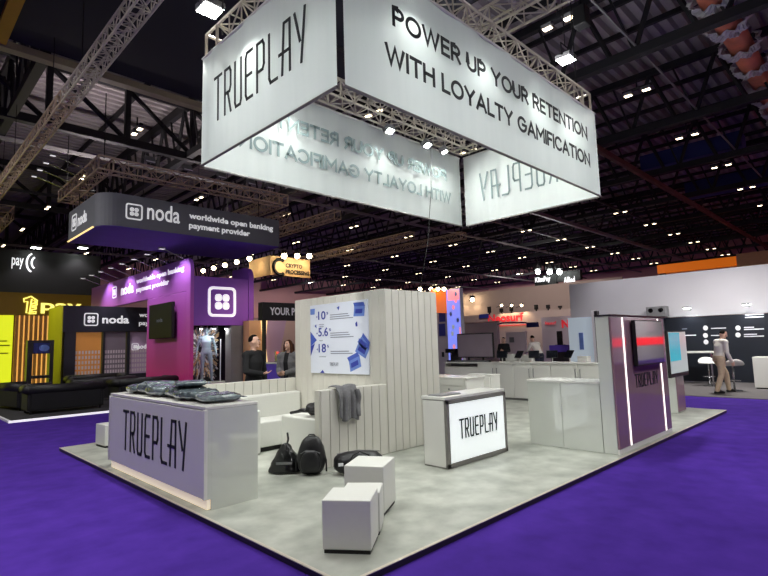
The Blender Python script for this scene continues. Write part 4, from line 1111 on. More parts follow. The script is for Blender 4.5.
# digital kiosk frame
kf = thing('kiosk', 'tall black kiosk frame with a blue screen strip on top, before the yellow wall', 'kiosk', (3.6, 21.8, .05))
KY = 21.8; k_ = lambda x: at_y(x, 360, KY).x; ka, kc = k_(27), k_(53.5)
for a, c in ((ka, ka+.16), (kc-.12, kc)): MB().box((a, KY, .06), (c, KY+.3, 2.02)).build('post', 'dark_trim', kf)
MB().box((ka, KY, 2.021), (kc, KY+.3, 2.1)).build('top', 'dark_trim', kf)
MB().box((ka+.161, KY+.02, 1.62), (kc-.121, KY+.28, 2.019)).build('screen_box', 'black', kf)
MB().box((ka+.18, KY+.01, 1.64), (kc-.14, KY+.0199, 2.0)).build('screen', 'blue_drape', kf)
MB().ell(((ka+kc)/2+.1, KY+.005, 1.82), (.16, .004, .12)).build('screen_picture', 'blue_pale', kf)
MB().box((ka+.161, KY, .75), (kc-.121, KY+.3, .85)).build('shelf', 'dark_trim', kf)

# dark booth platform with white edge, black sofas
pf = thing('booth_platform', 'dark carpeted booth platform with a white edge on the purple carpet', 'platform', (5, 22, 0))
MB().box((2.46, 15.32, 0), (13, 30, .048)).build('deck', 'dark_floor', pf)
MB().box((2.4, 15.26, 0), (13, 15.315, .049)).build('edge', 'letter_lit', pf); MB().box((2.4, 15.32, 0), (2.455, 30, .049)).build('edge', 'letter_white', pf)
def sofa(cx, cy, rz, L, label, first=[None]):
    if first[0] is None:
        t = thing('leather_sofa', label, 'sofa', (cx, cy, .05), rz, 'black leather sofas')
        L_ = 1.9
        MB().box((-L_/2+.2, -.3, .1), (L_/2-.2, .25, .42), .05).build('seat', 'sofa_black', t, True, True)
        def roll(u, v):
            a = u*2*PI; return Vector((-L_/2+.1+(L_-.2)*v, .36+.13*math.cos(a), .60+.13*math.sin(a)))
        MB().box((-L_/2+.1, .26, .08), (L_/2-.1, .45, .6), .03).build('backrest', 'sofa_black', t, False, True)
        MB().bar((-L_/2+.06, .36, .62), (L_/2-.06, .36, .62), .13, 14).build('back_roll', 'sofa_black', t, True, True)
        for s_ in (-1, 1):
            MB().box((s_*(L_/2-.19), -.36, .08), (s_*(L_/2-.03), .42, .6), .03).build('arm', 'sofa_black', t, False, True)
            MB().bar((s_*(L_/2-.08), -.38, .62), (s_*(L_/2-.08), .42, .62), .12, 14).build('arm_roll', 'sofa_black', t, True, True)
            for yy in (-.3, .36): MB().bar((s_*(L_/2-.12), yy, 0), (s_*(L_/2-.12), yy, .08), .025, 8).build('foot', 'dark_trim', t, False, True)
        for k in range(5):
            for j in range(2): MB().ell((-L_/2+.35+k*.3, .255, .34+.17*j+.1), (.018, .01, .018), None, 8, 6).build('button', 'black', t, True, True)
        first[0] = t; return t
    return copy_tree(first[0], (cx, cy, .05), rz, label)
sofa(3.87, 16.75, PI, 1.9, 'black leather sofa at the front edge of the dark platform')
sofa(3.25, 18.6, R(100), 1.9, 'black leather sofa at far left on the dark platform')
sofa(5.5, 18.9, R(180), 1.9, 'black leather sofa behind the front one, left of the logo counter')
sofa(6.2, 17.3, R(185), 1.9, 'black leather sofa before the pink booth wall')
sofa(6.0, 21.4, 0, 1.9, 'black leather sofa before the gold lit windows')
for x, y, lab in ((4.9, 20.0, 'black low table behind the front sofa'), (6.2, 20.6, 'black low table beside the gold lit windows')):
    t = thing('side_table', lab, 'table', (x, y, .05))
    MB().bar((x, y, .4), (x, y, .44), .35, 20).build('top', 'black', t); MB().bar((x, y, .06), (x, y, .4), .04, 8).build('stem', 'black', t); MB().bar((x, y, .05), (x, y, .07), .22, 16).build('foot', 'black', t)
# black wall with 'pay' sign
py = thing('booth_wall', 'tall black booth wall with a white sign at the far left', 'booth', (4, 34, 0))
PY = 34.0; q_ = lambda x, y: at_y(x, y, PY)
b0, b1 = q_(-60, 260).x, q_(101, 260).x
MB().box((b0, PY, 0), (b1, PY+.3, q_(50, 252).z)).build('panel', 'black', py)
a, c = q_(11.5, 264), q_(27, 258)
letters('pay', 'letter_lit', py, (a.x, PY-.02, a.z-.25), (1, 0, 0), (0, 0, 1), c.x-a.x-.15, .62, weight=.01)
for px_, rr in ((34, .5), (36, .3)):
    cc = q_(px_, 263); b = MB(); b.tube([cc+Vector((-rr*math.cos(R(t))*.7, -.02, rr*math.sin(R(t))*1.1)) for t in range(-70, 71, 20)], .05, 5); b.build('emblem', 'letter_lit', py)
for px_ in (33, 79):
    p = q_(px_, 250); t = thing('spotlight', 'bright spotlight above the black wall, %s' % ('left one' if px_ == 33 else 'right one'), 'spotlight', p-Vector((0, .8, -.3)))
    c = p-Vector((0, .8, 0)); MB().box(c-Vector((.25, .2, 0)), c+Vector((.25, .2, .15)), .02).build('housing', 'grey', t); MB().box(c-Vector((.22, .18, .014)), c+Vector((.22, .18, -.002))).build('lens', 'lens_cool', t)
    MB().bar(c+Vector((0, 0, .15)), (c.x, c.y, 9.05), .02, 5).build('cable', 'black', t)
    spot('wash', tuple(c-Vector((0, .1, .05))), (c.x, PY, c.z-3), 160, 100, (1, .95, 1), .15)

# ================================================================== middle distance
# wooden hanging sign box with warm spots
CY = 24.0; c_ = lambda x, y: at_y(x, y, CY)
cs = thing('hanging_sign', 'pale wood hanging sign box with black lettering lit by warm spots', 'sign', c_(290, 275))
a, c = c_(272, 275), c_(310, 260)
MB().box((a.x, CY, a.z), (c.x, CY+.2, c.z), .01).build('front_board', 'cream_wood', cs)
MB().box((a.x-.12, CY, a.z), (a.x-.001, CY+2.2, c.z), .01).build('side_board', 'cream_wood', cs)
b = MB(); cc = c_(280, 267)
b.tube([cc+Vector((.42*math.cos(R(t)), -.02, .42*math.sin(R(t)))) for t in range(60, 310, 20)], .1, 6); b.build('emblem', 'ink', cs)
a = c_(285.5, 268); letters('CRYPTO', 'ink', cs, (a.x, CY-.02, a.z+.03), (1, 0, 0), (0, 0, 1), c_(302, 266).x-a.x, .24, weight=.04)
letters('PROCESSING', 'ink', cs, (a.x, CY-.02, a.z-.32), (1, 0, 0), (0, 0, 1), c_(309, 266).x-a.x, .24, weight=.04)
for xx in (c_(274, 262).x, c_(308, 262).x): MB().bar((xx, CY+.1, c_(290, 259.5).z), (xx, CY+.1, 9.05), .02, 5).build('cable', 'black', cs)
def warm_spot(p, label, grp, tgt=None, hs=.2, power=0):
    p = Vector(p); t = thing('spotlight', label, 'spotlight', p, 0, grp)
    MB().bar(p+Vector((0, .4, -.1)), p, .02, 5).build('arm', 'black', t)
    MB().ell(p, (hs*.5, hs*.5, hs*.5), None, 12, 8).build('lens', 'lens_warm', t, True)
    MB().bar(p+Vector((0, 0, hs*.4)), p+Vector((0, 0, hs)), hs*.55, 10).build('housing', 'black', t)
    if power: spot('warm', tuple(p-Vector((0, 0, .2))), tgt, power, 120, (1, .75, .45), .1)
for k, px_ in enumerate((278, 291, 303)):
    p = c_(px_, 257.5); warm_spot((p.x, CY-.6, p.z), 'warm spotlight over the front of the wooden hanging sign, %s' % ['left', 'middle', 'right'][k], 'warm spots on the wooden sign', (p.x, CY, p.z-1), .3, 40)
for k in range(5):
    a = c_(272, 258.5); warm_spot((a.x-.8, CY+1.0+k*1.4, a.z+.05), 'warm spotlight along the side of the wooden hanging sign, %s from the corner' % ['first', 'second', 'third', 'fourth', 'fifth'][k], 'warm spots on the wooden sign', (a.x, CY+1+k*1.4, a.z-1), .26, 20 if k < 3 else 0)

# booth behind the two talking people
BY = 13.6; d_ = lambda x, y: at_y(x, y, BY)
yp = thing('booth_sign', 'black booth sign reading YOUR P in white, left of the poster wall', 'sign', d_(278, 320))
a, c = d_(262.5, 320), d_(300, 303.5)
MB().box((a.x, BY, a.z), (c.x+1.6, BY+.25, c.z), .01).build('board', 'black', yp)
MB().box((a.x+.1, BY+.05, 0), (a.x+.16, BY+.2, a.z)).build('post', 'dark_trim', yp); MB().box((c.x+1.5, BY+.05, 0), (c.x+1.56, BY+.2, a.z)).build('post', 'dark_trim', yp)
a, c = d_(269.5, 315), d_(294.5, 307); letters('YOUR P', 'letter_white', yp, (a.x, BY-.02, a.z), (1, 0, 0), (0, 0, 1), c.x-a.x, .24, weight=.03)
WY = 16; e_ = lambda x, y: at_y(x, y, WY)
for pts, m, lab in (((( 249, 322), (262, 322), (268, 372), (249, 372)), 'wood_pale', 'lit wooden panel behind the man in black'), (((273, 321), (294, 321), (280, 362), (268, 362)), 'lilac', 'slanted lilac panel between the man and the woman')):
    P = [e_(*p) for p in pts]; P[2].z = P[3].z = 0; t = thing('partition', lab, 'partition', (P[0].x, WY, 0))
    if m == 'lilac': P = [p_+Vector((0, .5, 0)) for p_ in P]
    MB().prism(P, (0, .4, 0)).build('panel', m, t)
    g = Vector((0, -.02, 0)); q0, q1 = (P[1], P[2]) if m == 'wood_pale' else (P[0], P[3])
    MB().tube([q0+g, q1+g], .06, 6).build('edge_light', 'glow_edge', t)
pb = thing('booth_wall', 'pinkish booth wall far behind the two talking people', 'booth', (14, 21, 0))
MB().box((11.2, 21, 0), (16.4, 21.3, 3.4)).build('panel', 'beige_wall', pb); MB().box((11.2, 20.95, 2.9), (16.4, 20.99, 3.4)).build('header', 'mauve_wall', pb)
a = at_y(266, 329, 20.9); letters('BIG', 'letter_white', pb, (a.x, 20.93, a.z), (1, 0, 0), (0, 0, 1), .01, .01) if 0 else None
MB().box((at_y(265, 340, 20.9).x, 20.93, 1.8), (at_y(274, 340, 20.9).x, 20.949, 2.3)).build('lit_strip', 'pink_lit', pb)
vc = thing('booth_counter', 'violet counter with glass displays between the man and the woman', 'counter', (7.6, 12, 0))
a, c = at_y(278, 381, 12.2), at_y(296, 363, 12.2)
MB().box((a.x, 12.2, 0), (c.x+.6, 12.9, c.z)).build('body', 'counter_purple', vc); MB().box((a.x-.03, 12.17, c.z+.001), (c.x+.62, 12.93, c.z+.04)).build('worktop', 'white', vc)
for px_, lab in ((280, 'left clear display case on the violet counter'), (286, 'right clear display case on the violet counter')):
    x = at_y(px_, 360, 12.5).x; t = thing('display_case', lab, 'display case', (x, 12.5, c.z+.041)); z = c.z+.041
    MB().box((x-.11, 12.4, z), (x+.11, 12.62, z+.03)).build('base', 'grey', t); MB().box((x-.1, 12.41, z+.031), (x+.1, 12.61, z+.3), .004).build('cover', 'glass', t)
    MB().box((x-.05, 12.46, z+.0311), (x+.05, 12.56, z+.2)).build('sample', 'pinkwhite', t)
spot('talk', (7.5, 11.5, 4.5), (6.5, 13.5, 1.2), 90, 120, (1, .9, .85), .3); spot('talk2', (13.5, 18.5, 4.5), (13.5, 21, 1.5), 150, 120, (1, .8, .7), .3)
spot('talk3', (9.5, 14.2, 4.2), (10, 16, 1.5), 120, 110, (1, .8, .6), .3)
# video pillar
VX = 17.0; v_ = lambda x, y: at_x(x, y, VX)
vp = thing('video_pillar', 'tall pillar with a bright blue video strip beyond the grooved wall', 'pillar', (17.3, 13.6, 0))
a, c = v_(448.5, 356), v_(459.5, 287.5)
MB().box((VX+.01, c.y, 0), (VX+.22, a.y, c.z), .01).build('body', 'offwhite', vp)
MB().box((VX-.01, c.y+.02, .3), (VX+.008, a.y-.02, c.z-.05)).build('video_strip', 'blue_lit', vp)
random.seed(5)
for k in range(12):
    z = .6+k*.27; y = random.uniform(c.y+.1, a.y-.16); MB().ell((VX-.012, y, z), (.006, .07, .1), None, 8, 6).build('video_shape', random.choice(['icy', 'blue_pale', 'pink_lit']), vp)
MB().box((VX-.012, c.y+.02, c.z-.5), (VX-.0101, a.y-.1, c.z-.06)).build('video_shape', 'pink_lit', vp); MB().box((VX-.012, c.y+.02, .9), (VX-.0101, c.y+.1, 2.2)).build('video_shape', 'pink_lit', vp)
wp = thing('booth_wall', 'white booth wall with two dark blue posters left of the video pillar', 'booth', (17.3, 14.3, 0))
p0, p1 = v_(436, 300), v_(448, 300)
MB().box((VX+.1, a.y+.01, 0), (VX+.4, a.y+1.9, c.z-.02)).build('panel', 'offwhite', wp)
for y0, y1 in ((310, 322), (323.5, 336)):
    q0, q1 = at_x(439.3, y1, VX+.09), at_x(445, y0, VX+.09); MB().box((VX+.08, q1.y, q0.z), (VX+.099, q0.y, q1.z)).build('poster_print', 'letter_blue', wp)
q0, q1 = at_x(442, 357, VX+.09), at_x(444, 352, VX+.09); MB().box((VX+.08, q1.y, q0.z), (VX+.099, q0.y, q1.z)).build('poster_print', 'ink', wp)
MB().box((VX-.9, a.y+.01, c.z-1.0), (VX+.099, a.y+.1, c.z-.02)).build('warm_fin', 'orange', wp)
for k, px_ in enumerate((420, 431, 438, 444)):
    p = at_x(px_, 289, VX-.6); warm_spot(p, 'warm spotlight at the top of the wall by the video pillar, %s' % ['leftmost', 'second', 'third', 'rightmost'][k], 'warm spots by the video pillar', (VX+.3, p.y, 2), .16)

# red lettered booth at far centre
NXX = 30.0; n_ = lambda x, y: at_x(x, y, NXX)
nf = thing('booth_wall', 'beige booth wall with red shop name at the far centre', 'booth', (30, 17, 0))
a, c = n_(466, 345), n_(568, 309)
MB().box((NXX, c.y-2, 0), (NXX+.3, a.y+1.5, c.z)).build('panel', 'beige_wall', nf)
a, c = n_(488.5, 326), n_(523.5, 314); letters('Neosurf', 'letter_red', nf, (NXX-.02, a.y, a.z+.22), (0, -1, 0), (0, 0, 1), a.y-c.y, c.z-a.z-.1, weight=.03)
MB().box((NXX-.15, n_(527, 325).y, n_(470, 326.5).z-.1), (NXX-.05, n_(473, 325).y, n_(470, 326.5).z-.04)).build('red_strip', 'letter_red', nf)
MB().box((NXX-.12, n_(489, 316).y, n_(480, 318.5).z), (NXX-.02, n_(480, 316).y, n_(480, 314.5).z)).build('blue_sign', 'letter_blue', nf)
hw = thing('booth_wall', 'tall beige wall high behind the red shop name, with small lamps', 'booth', (38, 22, 0))
h_ = lambda x, y: at_x(x, y, 38)
MB().box((38, h_(570, 300).y-4, 0), (38.3, h_(452, 300).y, h_(470, 293).z)).build('panel', 'beige_wall', hw)
for k, px_ in enumerate((465, 477)): warm_spot(h_(px_, 300)-Vector((.7, 0, 0)), 'warm round lamp high on the far beige wall, %s of the pair' % ['left', 'right'][k], 'lamps on the far beige wall', (38, h_(px_, 300).y, 3), .36, 60)
for k, px_ in enumerate((504, 514, 524)): warm_spot(n_(px_, 305.5)+Vector((-.3, 0, 0)), 'small lamp above the red shop name, %s' % ['left', 'middle', 'right'][k], 'lamps above the red shop name', (30, n_(px_, 300).y, 2), .16, 40)
for k, (px_, h) in enumerate(((488, .9), (500, .6), (510, .7), (535, .7), (547, .6), (559, .4))):
    p = n_(px_, 308.5); t = thing('loudspeaker', 'small dark speaker on top of the red lettered wall, %s from the left' % ['first', 'second', 'third', 'fourth', 'fifth', 'sixth'][k], 'speaker', (NXX+.15, p.y, n_(540, 309).z), 0, 'dark shapes on the red lettered wall')
    z = n_(568, 309).z
    t.location.z = z
    MB().box((NXX+.05, p.y-.09, z+.12), (NXX+.25, p.y+.09, z+h*.6)).build('cabinet', 'black', t); MB().bar((NXX+.15, p.y, z), (NXX+.15, p.y, z+.12), .05, 6).build('foot', 'black', t)
gw = thing('booth_wall', 'pale mauve booth wall behind the large monitor', 'booth', (24, 15, 0))
a, c = at_x(461, 340, 24), at_x(497, 322, 24); MB().box((24, c.y, 0), (24.2, a.y+1, c.z)).build('panel', 'pinkwhite', gw); MB().box((23.95, c.y, c.z), (24.25, a.y+1, c.z+.06)).build('cap', 'beige_wall', gw)
sgn = thing('hanging_sign', 'small dark purple sign hanging before the far beige wall', 'sign', at_x(532, 328, 24)); a, c = at_x(526.5, 327.5, 24), at_x(537.5, 322, 24)
MB().box((24, c.y, a.z), (24.1, a.y, c.z)).build('board', 'blue_drape', sgn); MB().tube([(24.05, a.y, c.z), (24.05, a.y+1.5, c.z+.05), (24.05, a.y+2.6, c.z-.25), (24.05, a.y+2.9, c.z-1.0), (24.05, a.y+2.9, 0)], .04, 6).build('bent_post', 'steel', sgn)
ws = thing('display_screen', 'white framed display panel between the two far visitors', 'display', at_x(516, 355, 22)); a, c = at_x(507, 356, 22), at_x(525.5, 331.5, 22)
MB().box((22, c.y, a.z), (22.1, a.y, c.z), .01).build('panel', 'pinkwhite', ws); MB().box((21.98, (a.y+c.y)/2+.1, c.z-.5), (21.999, (a.y+c.y)/2+.35, c.z-.25)).build('emblem', 'grey', ws); MB().box((22.02, a.y-.7, 0), (22.08, a.y-.2, a.z)).build('leg', 'grey', ws)
nw = thing('booth_wall', 'bright white booth wall with red letters at the right of the far centre', 'booth', (26, 11, 0)); n2 = lambda x, y: at_x(x, y, 26)
a, c = n2(543.5, 358), n2(568, 316); MB().box((26, c.y-1, 0), (26.2, a.y, c.z)).build('panel', 'pinkwhite', nw)
a, c = n2(545.5, 325), n2(556, 321); letters('Neosurf', 'letter_red', nw, (25.98, a.y, a.z), (0, -1, 0), (0, 0, 1), a.y-c.y, c.z-a.z, weight=.02)
a, c = n2(562, 328), n2(569, 319.5); letters('N', 'letter_red', nw, (25.98, a.y, a.z), (0, -1, 0), (0, 0, 1), (a.y-c.y), c.z-a.z, weight=.05)
spot('nw', (24, 11, 4.5), (26, 10.6, 2), 140, 100, (1, .95, .95), .2)
pc = thing('booth_counter', 'dark purple lit counter before the bright white booth wall', 'counter', at_x(558, 360, 21)); p2 = lambda x, y: at_x(x, y, 21)
pc.location.z = 0
a, c = p2(550.5, 352), p2(568, 345); MB().box((21, c.y, 0), (21.7, a.y, a.z)).build('body', 'dark_trim', pc); MB().box((20.97, c.y-.03, a.z+.001), (21.73, a.y+.03, c.z)).build('lit_top', 'counter_purple', pc)
a2, c2 = p2(554.5, 345), p2(558.5, 331); pk = thing('kiosk', 'slim dark upright screen standing on the purple counter', 'kiosk', (21.3, (a2.y+c2.y)/2, c.z)); MB().box((21.25, c2.y, c.z+.02), (21.35, a2.y, c2.z), .01).build('screen', 'black', pk); MB().box((21.15, c2.y-.05, c.z), (21.45, a2.y+.05, c.z+.019)).build('foot', 'black', pk)
spot('far', (25, 15, 7), (30, 16.5, 2), 900, 110, (1, .92, .88), .3); spot('far2', (31, 19, 8), (38, 21, 5), 700, 110, (1, .9, .84), .3)  # fixtureless spots added to brighten the far beige walls
# far dark hanging sign with cool spots
ks = thing('hanging_sign', 'dark hanging sign box with small white names far at centre right', 'sign', at_x(550, 286, 40)); s_ = lambda x, y: at_x(x, y, 40)
a, c = s_(535, 288), s_(568, 272); my = s_(556, 280).y
MB().box((40, my, a.z), (40.4, a.y, c.z)).build('left_board', 'black', ks); MB().box((40, c.y-1, a.z+.3), (40.4, my-.05, c.z+.1)).build('right_board', 'black', ks)
for b_, x0, x1 in (('KlimPay', 535.5, 550.5), ('Allied', 564, 575)):
    q0, q1 = s_(x0, 284), s_(x1, 278); letters(b_, 'letter_lit', ks, (39.97, q0.y, q0.z), (0, -1, 0), (0, 0, 1), q0.y-q1.y, .55, weight=.04)
for yy in (a.y-.3, my+.2, c.y): MB().bar((40.2, yy, c.z), (40.2, yy, 9.0), .02, 5).build('cable', 'black', ks)
for k, px_ in enumerate((544, 555.5, 565)):
    p = s_(px_, 273)-Vector((1, 0, 0)); t = thing('spotlight', 'cool spotlight over the far dark hanging sign, %s' % ['left', 'middle', 'right'][k], 'spotlight', p, 0, 'cool spots on the far sign')
    MB().ell(p, (.2, .2, .2), None, 12, 8).build('lens', 'lens_cool', t, True); MB().bar(p+Vector((0, 0, .25)), p+Vector((0, 0, .6)), .32, 10).build('housing', 'black', t); MB().bar(p+Vector((0, 0, .6)), (p.x, p.y, 9.0), .03, 5).build('hanger', 'black', t)

# ================================================================== right hand wall
RX = 20.6
rw = thing('booth_wall', 'big plain off white booth wall at the right behind the stand', 'booth', (RX, 6, 0))
MB().box((RX, 6.2, 0), (RX+.2, 9.75, 2.2695)).build('panel', 'offwhite', rw); MB().box((RX, 2.0, 2.27), (RX+.2, 9.75, 3.85)).build('panel', 'offwhite', rw)
bw = thing('booth_wall', 'navy black wall with small white icons and text lines at the right', 'booth', (RX, 3, 0))
MB().box((RX-.1, 2.0, 0), (RX-.01, 6.19, 2.25)).build('panel', 'navy_black', bw)
r_ = lambda x, y: at_x(x, y, RX-.11)
for px_, y in ((705.5, 328), (705.5, 335.5), (706, 342), (738, 328), (738, 335)):
    p = r_(px_, y); MB().ell(p, (.006, .075, .085), None, 10, 8).build('icon', 'letter_white', bw)
for x0, x1, y in ((711, 726, 328.5), (711, 720, 335.5), (744, 754, 327.5), (744, 764, 329.5), (744, 757, 334.5), (744, 764, 336.5), (682, 687, 329), (682, 696, 335.5), (745, 764, 315), (745, 764, 317.5)):
    p, q = r_(x0, y), r_(x1, y); MB().box((RX-.112, q.y, p.z-.016), (RX-.104, p.y, p.z+.016)).build('text_line', 'letter_white' if x1-x0 > 8 else 'grey_print', bw)
for k, px_ in enumerate((683, 744)):
    p = at_x(px_, 310, RX-.9); t = thing('spotlight', 'small downlight over the navy wall, %s' % ['left', 'right'][k], 'spotlight', (RX-.4, p.y, 2.55), 0, 'downlights over the navy wall')
    MB().bar((RX-.001, p.y, 2.5), (RX-.4, p.y, 2.55), .015, 5).build('arm', 'black', t); MB().box((RX-.5, p.y-.12, 2.55), (RX-.35, p.y+.12, 2.6)).build('head', 'grey', t); MB().box((RX-.49, p.y-.1, 2.535), (RX-.36, p.y+.1, 2.549)).build('lens', 'lens_cool', t)
    spot('wallwash', (RX-.42, p.y, 2.5), (RX-.05, p.y, 1.2), 22, 110, (.9, .95, 1), .08)
pj = thing('projector', 'grey projector unit with two lenses on the top of the navy wall', 'projector', (RX-.35, at_x(658, 312, RX-.3).y, 2.3)); py_ = pj.location.y
MB().box((RX-.55, py_-.33, 2.30), (RX-.15, py_+.33, 2.68), .02).build('housing', 'grey', pj); MB().box((RX-.14, py_-.1, 2.44), (RX-.001, py_+.1, 2.6)).build('bracket', 'black', pj)
for s__ in (-.17, .17): MB().ell((RX-.555, py_+s__, 2.54), (.02, .085, .085), None, 12, 8).build('lens', 'black_gloss', pj, True)
ic = thing('display_stand', 'tall pale icy blue lit panel left of the mauve tower', 'display', (18.5, 7.6, 0)); i2 = lambda x, y: at_x(x, y, 18.5)
a, c = i2(570.5, 362), i2(592, 317); MB().box((18.5, c.y, .1), (18.6, a.y, c.z)).build('lit_panel', 'icy', ic); MB().box((18.45, c.y-.1, 0), (18.65, c.y-.001, c.z+.22)).build('white_edge', 'letter_white', ic); MB().box((18.45, c.y-.2, 0), (18.65, c.y-.101, c.z+.2)).build('dark_edge', 'dark_trim', ic)
MB().box((18.47, c.y, 0), (18.63, a.y, .099)).build('foot', 'grey', ic); q0, q1 = i2(580, 350), i2(583, 333); MB().box((18.49, q1.y, q0.z), (18.499, q0.y, q1.z)).build('print', 'blue_pale', ic)
gf = MB().box((15.6, -3.5, .0), (RX-.11, 9.8, .012)).build('carpet', 'grey_floor'); tag(gf, 'grey carpet laid before the navy wall at the right', 'carpet')
area('right_booth', (17.5, 3.5, 4.6), (18.2, 4, 0), 190, .5, (1, .97, .93), 150); spot('offwall', (17.6, 7.5, 5.5), (RX, 6, 3.2), 200, 110, (1, .98, 1), .3)
# high table and stools
tb = thing('high_table', 'white high table on steel legs before the navy wall', 'table', (19.6, 5.1, .013))
MB().box((19.1, 4.4, 1.02), (20.1, 5.75, 1.07), .01).build('tabletop', 'white', tb)
for x, y in ((19.2, 4.5), (19.2, 5.6), (20.0, 4.5), (20.0, 5.6)):
    MB().bar((x, y, .04), (x, y, 1.02), .03, 10).build('leg', 'steel', tb); MB().bar((x, y, .013), (x, y, .04), .06, 10).build('foot', 'steel', tb)
def bar_stool(x, y, rz, label, first=[None]):
    if first[0] is None:
        t = thing('bar_stool', label, 'stool', (x, y, .013), rz, 'white bar stools')
        def seat(u, v):
            a = v*2*PI; k = u; return Vector((.27*k*math.cos(a), .24*k*math.sin(a), .74+.16*max(0, math.sin(a))*k*k*k))
        MB().grid(8, 24, seat, .035).build('seat', 'white', t, True, True); MB().bar((0, 0, .03), (0, 0, .73), .025, 10).build('stem', 'steel', t, True, True)
        MB().bar((0, 0, 0), (0, 0, .03), .2, 20).build('base', 'steel', t, False, True); MB().tube([(.16*math.cos(a), .16*math.sin(a), .3) for a in [i*PI/8 for i in range(17)]], .012, 6).build('footrest', 'steel', t, True, True)
        first[0] = t; return t
    return copy_tree(first[0], (x, y, .013), rz, label)
p = at_z(706, 384, .013); bar_stool(18.6, 4.45, R(-60), 'white bar stool left of the man in the white shirt')
bar_stool(17.3, 3.55, R(120), 'white bar stool right of the man in the white shirt')
wc = thing('booth_counter', 'white counter at the right edge of the picture on grey carpet', 'counter', (18.6, 2.6, .013))
MB().box((18.3, 1.4, .05), (18.9, 3.25, .93), .01).build('body', 'white', wc); MB().box((18.33, 1.42, .013), (18.87, 3.22, .049)).build('plinth', 'black', wc)
# orange topped booth beyond
ob = thing('booth_fascia', 'bright orange booth fascia high beyond the off white wall', 'booth', (43, 11, 0)); o2 = lambda x, y: at_x(x, y, 43)
a, c = o2(657, 268), o2(736, 258); MB().box((43, c.y, a.z-.45), (43.6, a.y, a.z+.2), .02).build('fascia', 'orange', ob); MB().box((43, c.y-4, a.z-.7), (43.6, c.y-.01, a.z+.35)).build('cream_end', 'cream_wood', ob)
for yy in (a.y-.5, c.y-3): MB().box((43.1, yy, 0), (43.4, yy+.4, a.z-.45)).build('post', 'dark_trim', ob)
ic.location.z += .013; pb.location.z += .05
for o_ in list(COL.objects):
    if o_.name.startswith('partition') and o_.parent is None: o_.location.z += .05
for t_ in (nb, fb, spl, ba, pl, yb): t_.location.z += .049
# unseen red lit booth across the aisle, pale wall and light added for reflections
rb = thing('booth_wall', 'unseen booth with red lit strip and added pale wall across the front aisle', 'booth', (16, -7, 0))
MB().box((6, -7.2, 0), (62, -7, 3.4)).build('panel', 'offwhite', rb); area('front_booth_fill', (36, -3.5, 6), (38, -7, 1.5), 700, .6, (1, .9, .88), 160); MB().box((20, -6.99, 1.0), (62, -6.97, 1.5)).build('lit_strip', 'red_glow', rb)
for x in (14, 22, 30, 38, 46, 54): MB().box((x, -6.99, 1.9), (x+1.6, -6.97, 2.6)).build('added_sign', 'pinkwhite', rb)

# roof fill lights added on the trusses to brighten the roof sheet
for x, y, z, p, lab in ((5.2, 19.6, 7.12, 140, 'added roof fill light on the back run of the ring sign truss, left'), (9.3, 19.6, 7.12, 110, 'added roof fill light on the back run of the ring sign truss, right'), (8.35, 4.9, 5.82, 130, 'added roof fill light on the right run of the banner truss')):
    t = thing('fill_uplighter', lab, 'fill_uplighter', (x, y, z)); MB().bar((x, y, z), (x, y, z+.12), .1, 12).build('housing', 'black', t); MB().bar((x, y, z+.121), (x, y, z+.13), .085, 12).build('lens', 'letter_lit', t)
    area('up', (x, y, z+.14), (x+(.1 if x < 6 else 1.5), y+.2, 11), p, .17, (1, .86, .86) if y > 10 else (1, 1, 1), 170)

for x, y in ((20.94, 42.2), (36, 48.4), (51.06, 29.8)):
    area('far_wall_fill', (x, y, 8.85), (x+3, y+4, 0), 900, .4, (1, .9, .86), 170)  # extra light added at three roof lamps to brighten the far walls

# ================================================================== people
def remeshed(mb, name, m, parent, vox, smooth_it=4):
    o = mb.build(name, m, parent, True, True)
    r = o.modifiers.new('r', 'REMESH'); r.mode = 'VOXEL'; r.voxel_size = vox; r.use_smooth_shade = True
    s_ = o.modifiers.new('s', 'SMOOTH'); s_.iterations = smooth_it; s_.factor = .5
    evaluated(o)
    for p in o.data.polygons: p.use_smooth = True
    if not o.data.materials: o.data.materials.append(M[m])
    return o
J0 = dict(pelvis=(0, 0, .95), waist=(0, 0, 1.1), chest=(0, -.01, 1.30), neck=(0, .005, 1.50), head=(0, -.015, 1.655),
          sl=(.185, 0, 1.43), sr=(-.185, 0, 1.43), el=(.23, .02, 1.14), er=(-.23, .02, 1.14), wl=(.24, -.04, .89), wr=(-.24, -.04, .89),
          hl=(.095, 0, .93), hr=(-.095, 0, .93), kl=(.1, -.02, .50), kr=(-.1, -.02, .50), al=(.1, .03, .085), ar=(-.1, .03, .085), tl=(.115, -.15, .035), tr=(-.115, -.15, .035))
def torso(b, J, g=0, lo=0):
    P = {k: Vector(v) for k, v in J.items()}
    pel, wa, ch, nk = P['pelvis'], P['waist'], P['chest'], P['neck']
    shm = (P['sl']+P['sr'])/2
    b.loft([(pel+Vector((0, 0, -.07)), .13+g, .09+g), (pel, .165+g, .115+g), (pel.lerp(wa, .6), .15+g, .11+g), (wa, .138+g, .10+g), (wa.lerp(ch, .5), .15+g, .11+g), (ch, .165+g, .122+g), (shm+Vector((0, 0, -.03)), .16+g, .10+g), (shm+Vector((0, 0, .035)), .085+g, .07+g), (nk, .055+g*.7, .058+g*.7)])
    for s_ in 'lr':
        b.ell(P['s'+s_]+Vector((0, 0, -.01)), (.06+g, .062+g, .062+g), None, 14, 10); b.tube([shm+Vector((0, 0, -.01)), P['s'+s_]], [.085+g, .062+g], 12)
def limb(b, pts, rs, n=12):
    b.tube(pts, rs, n)
    for p, r_ in zip(pts, rs): b.ell(p, (r_, r_, r_), None, 12, 8)
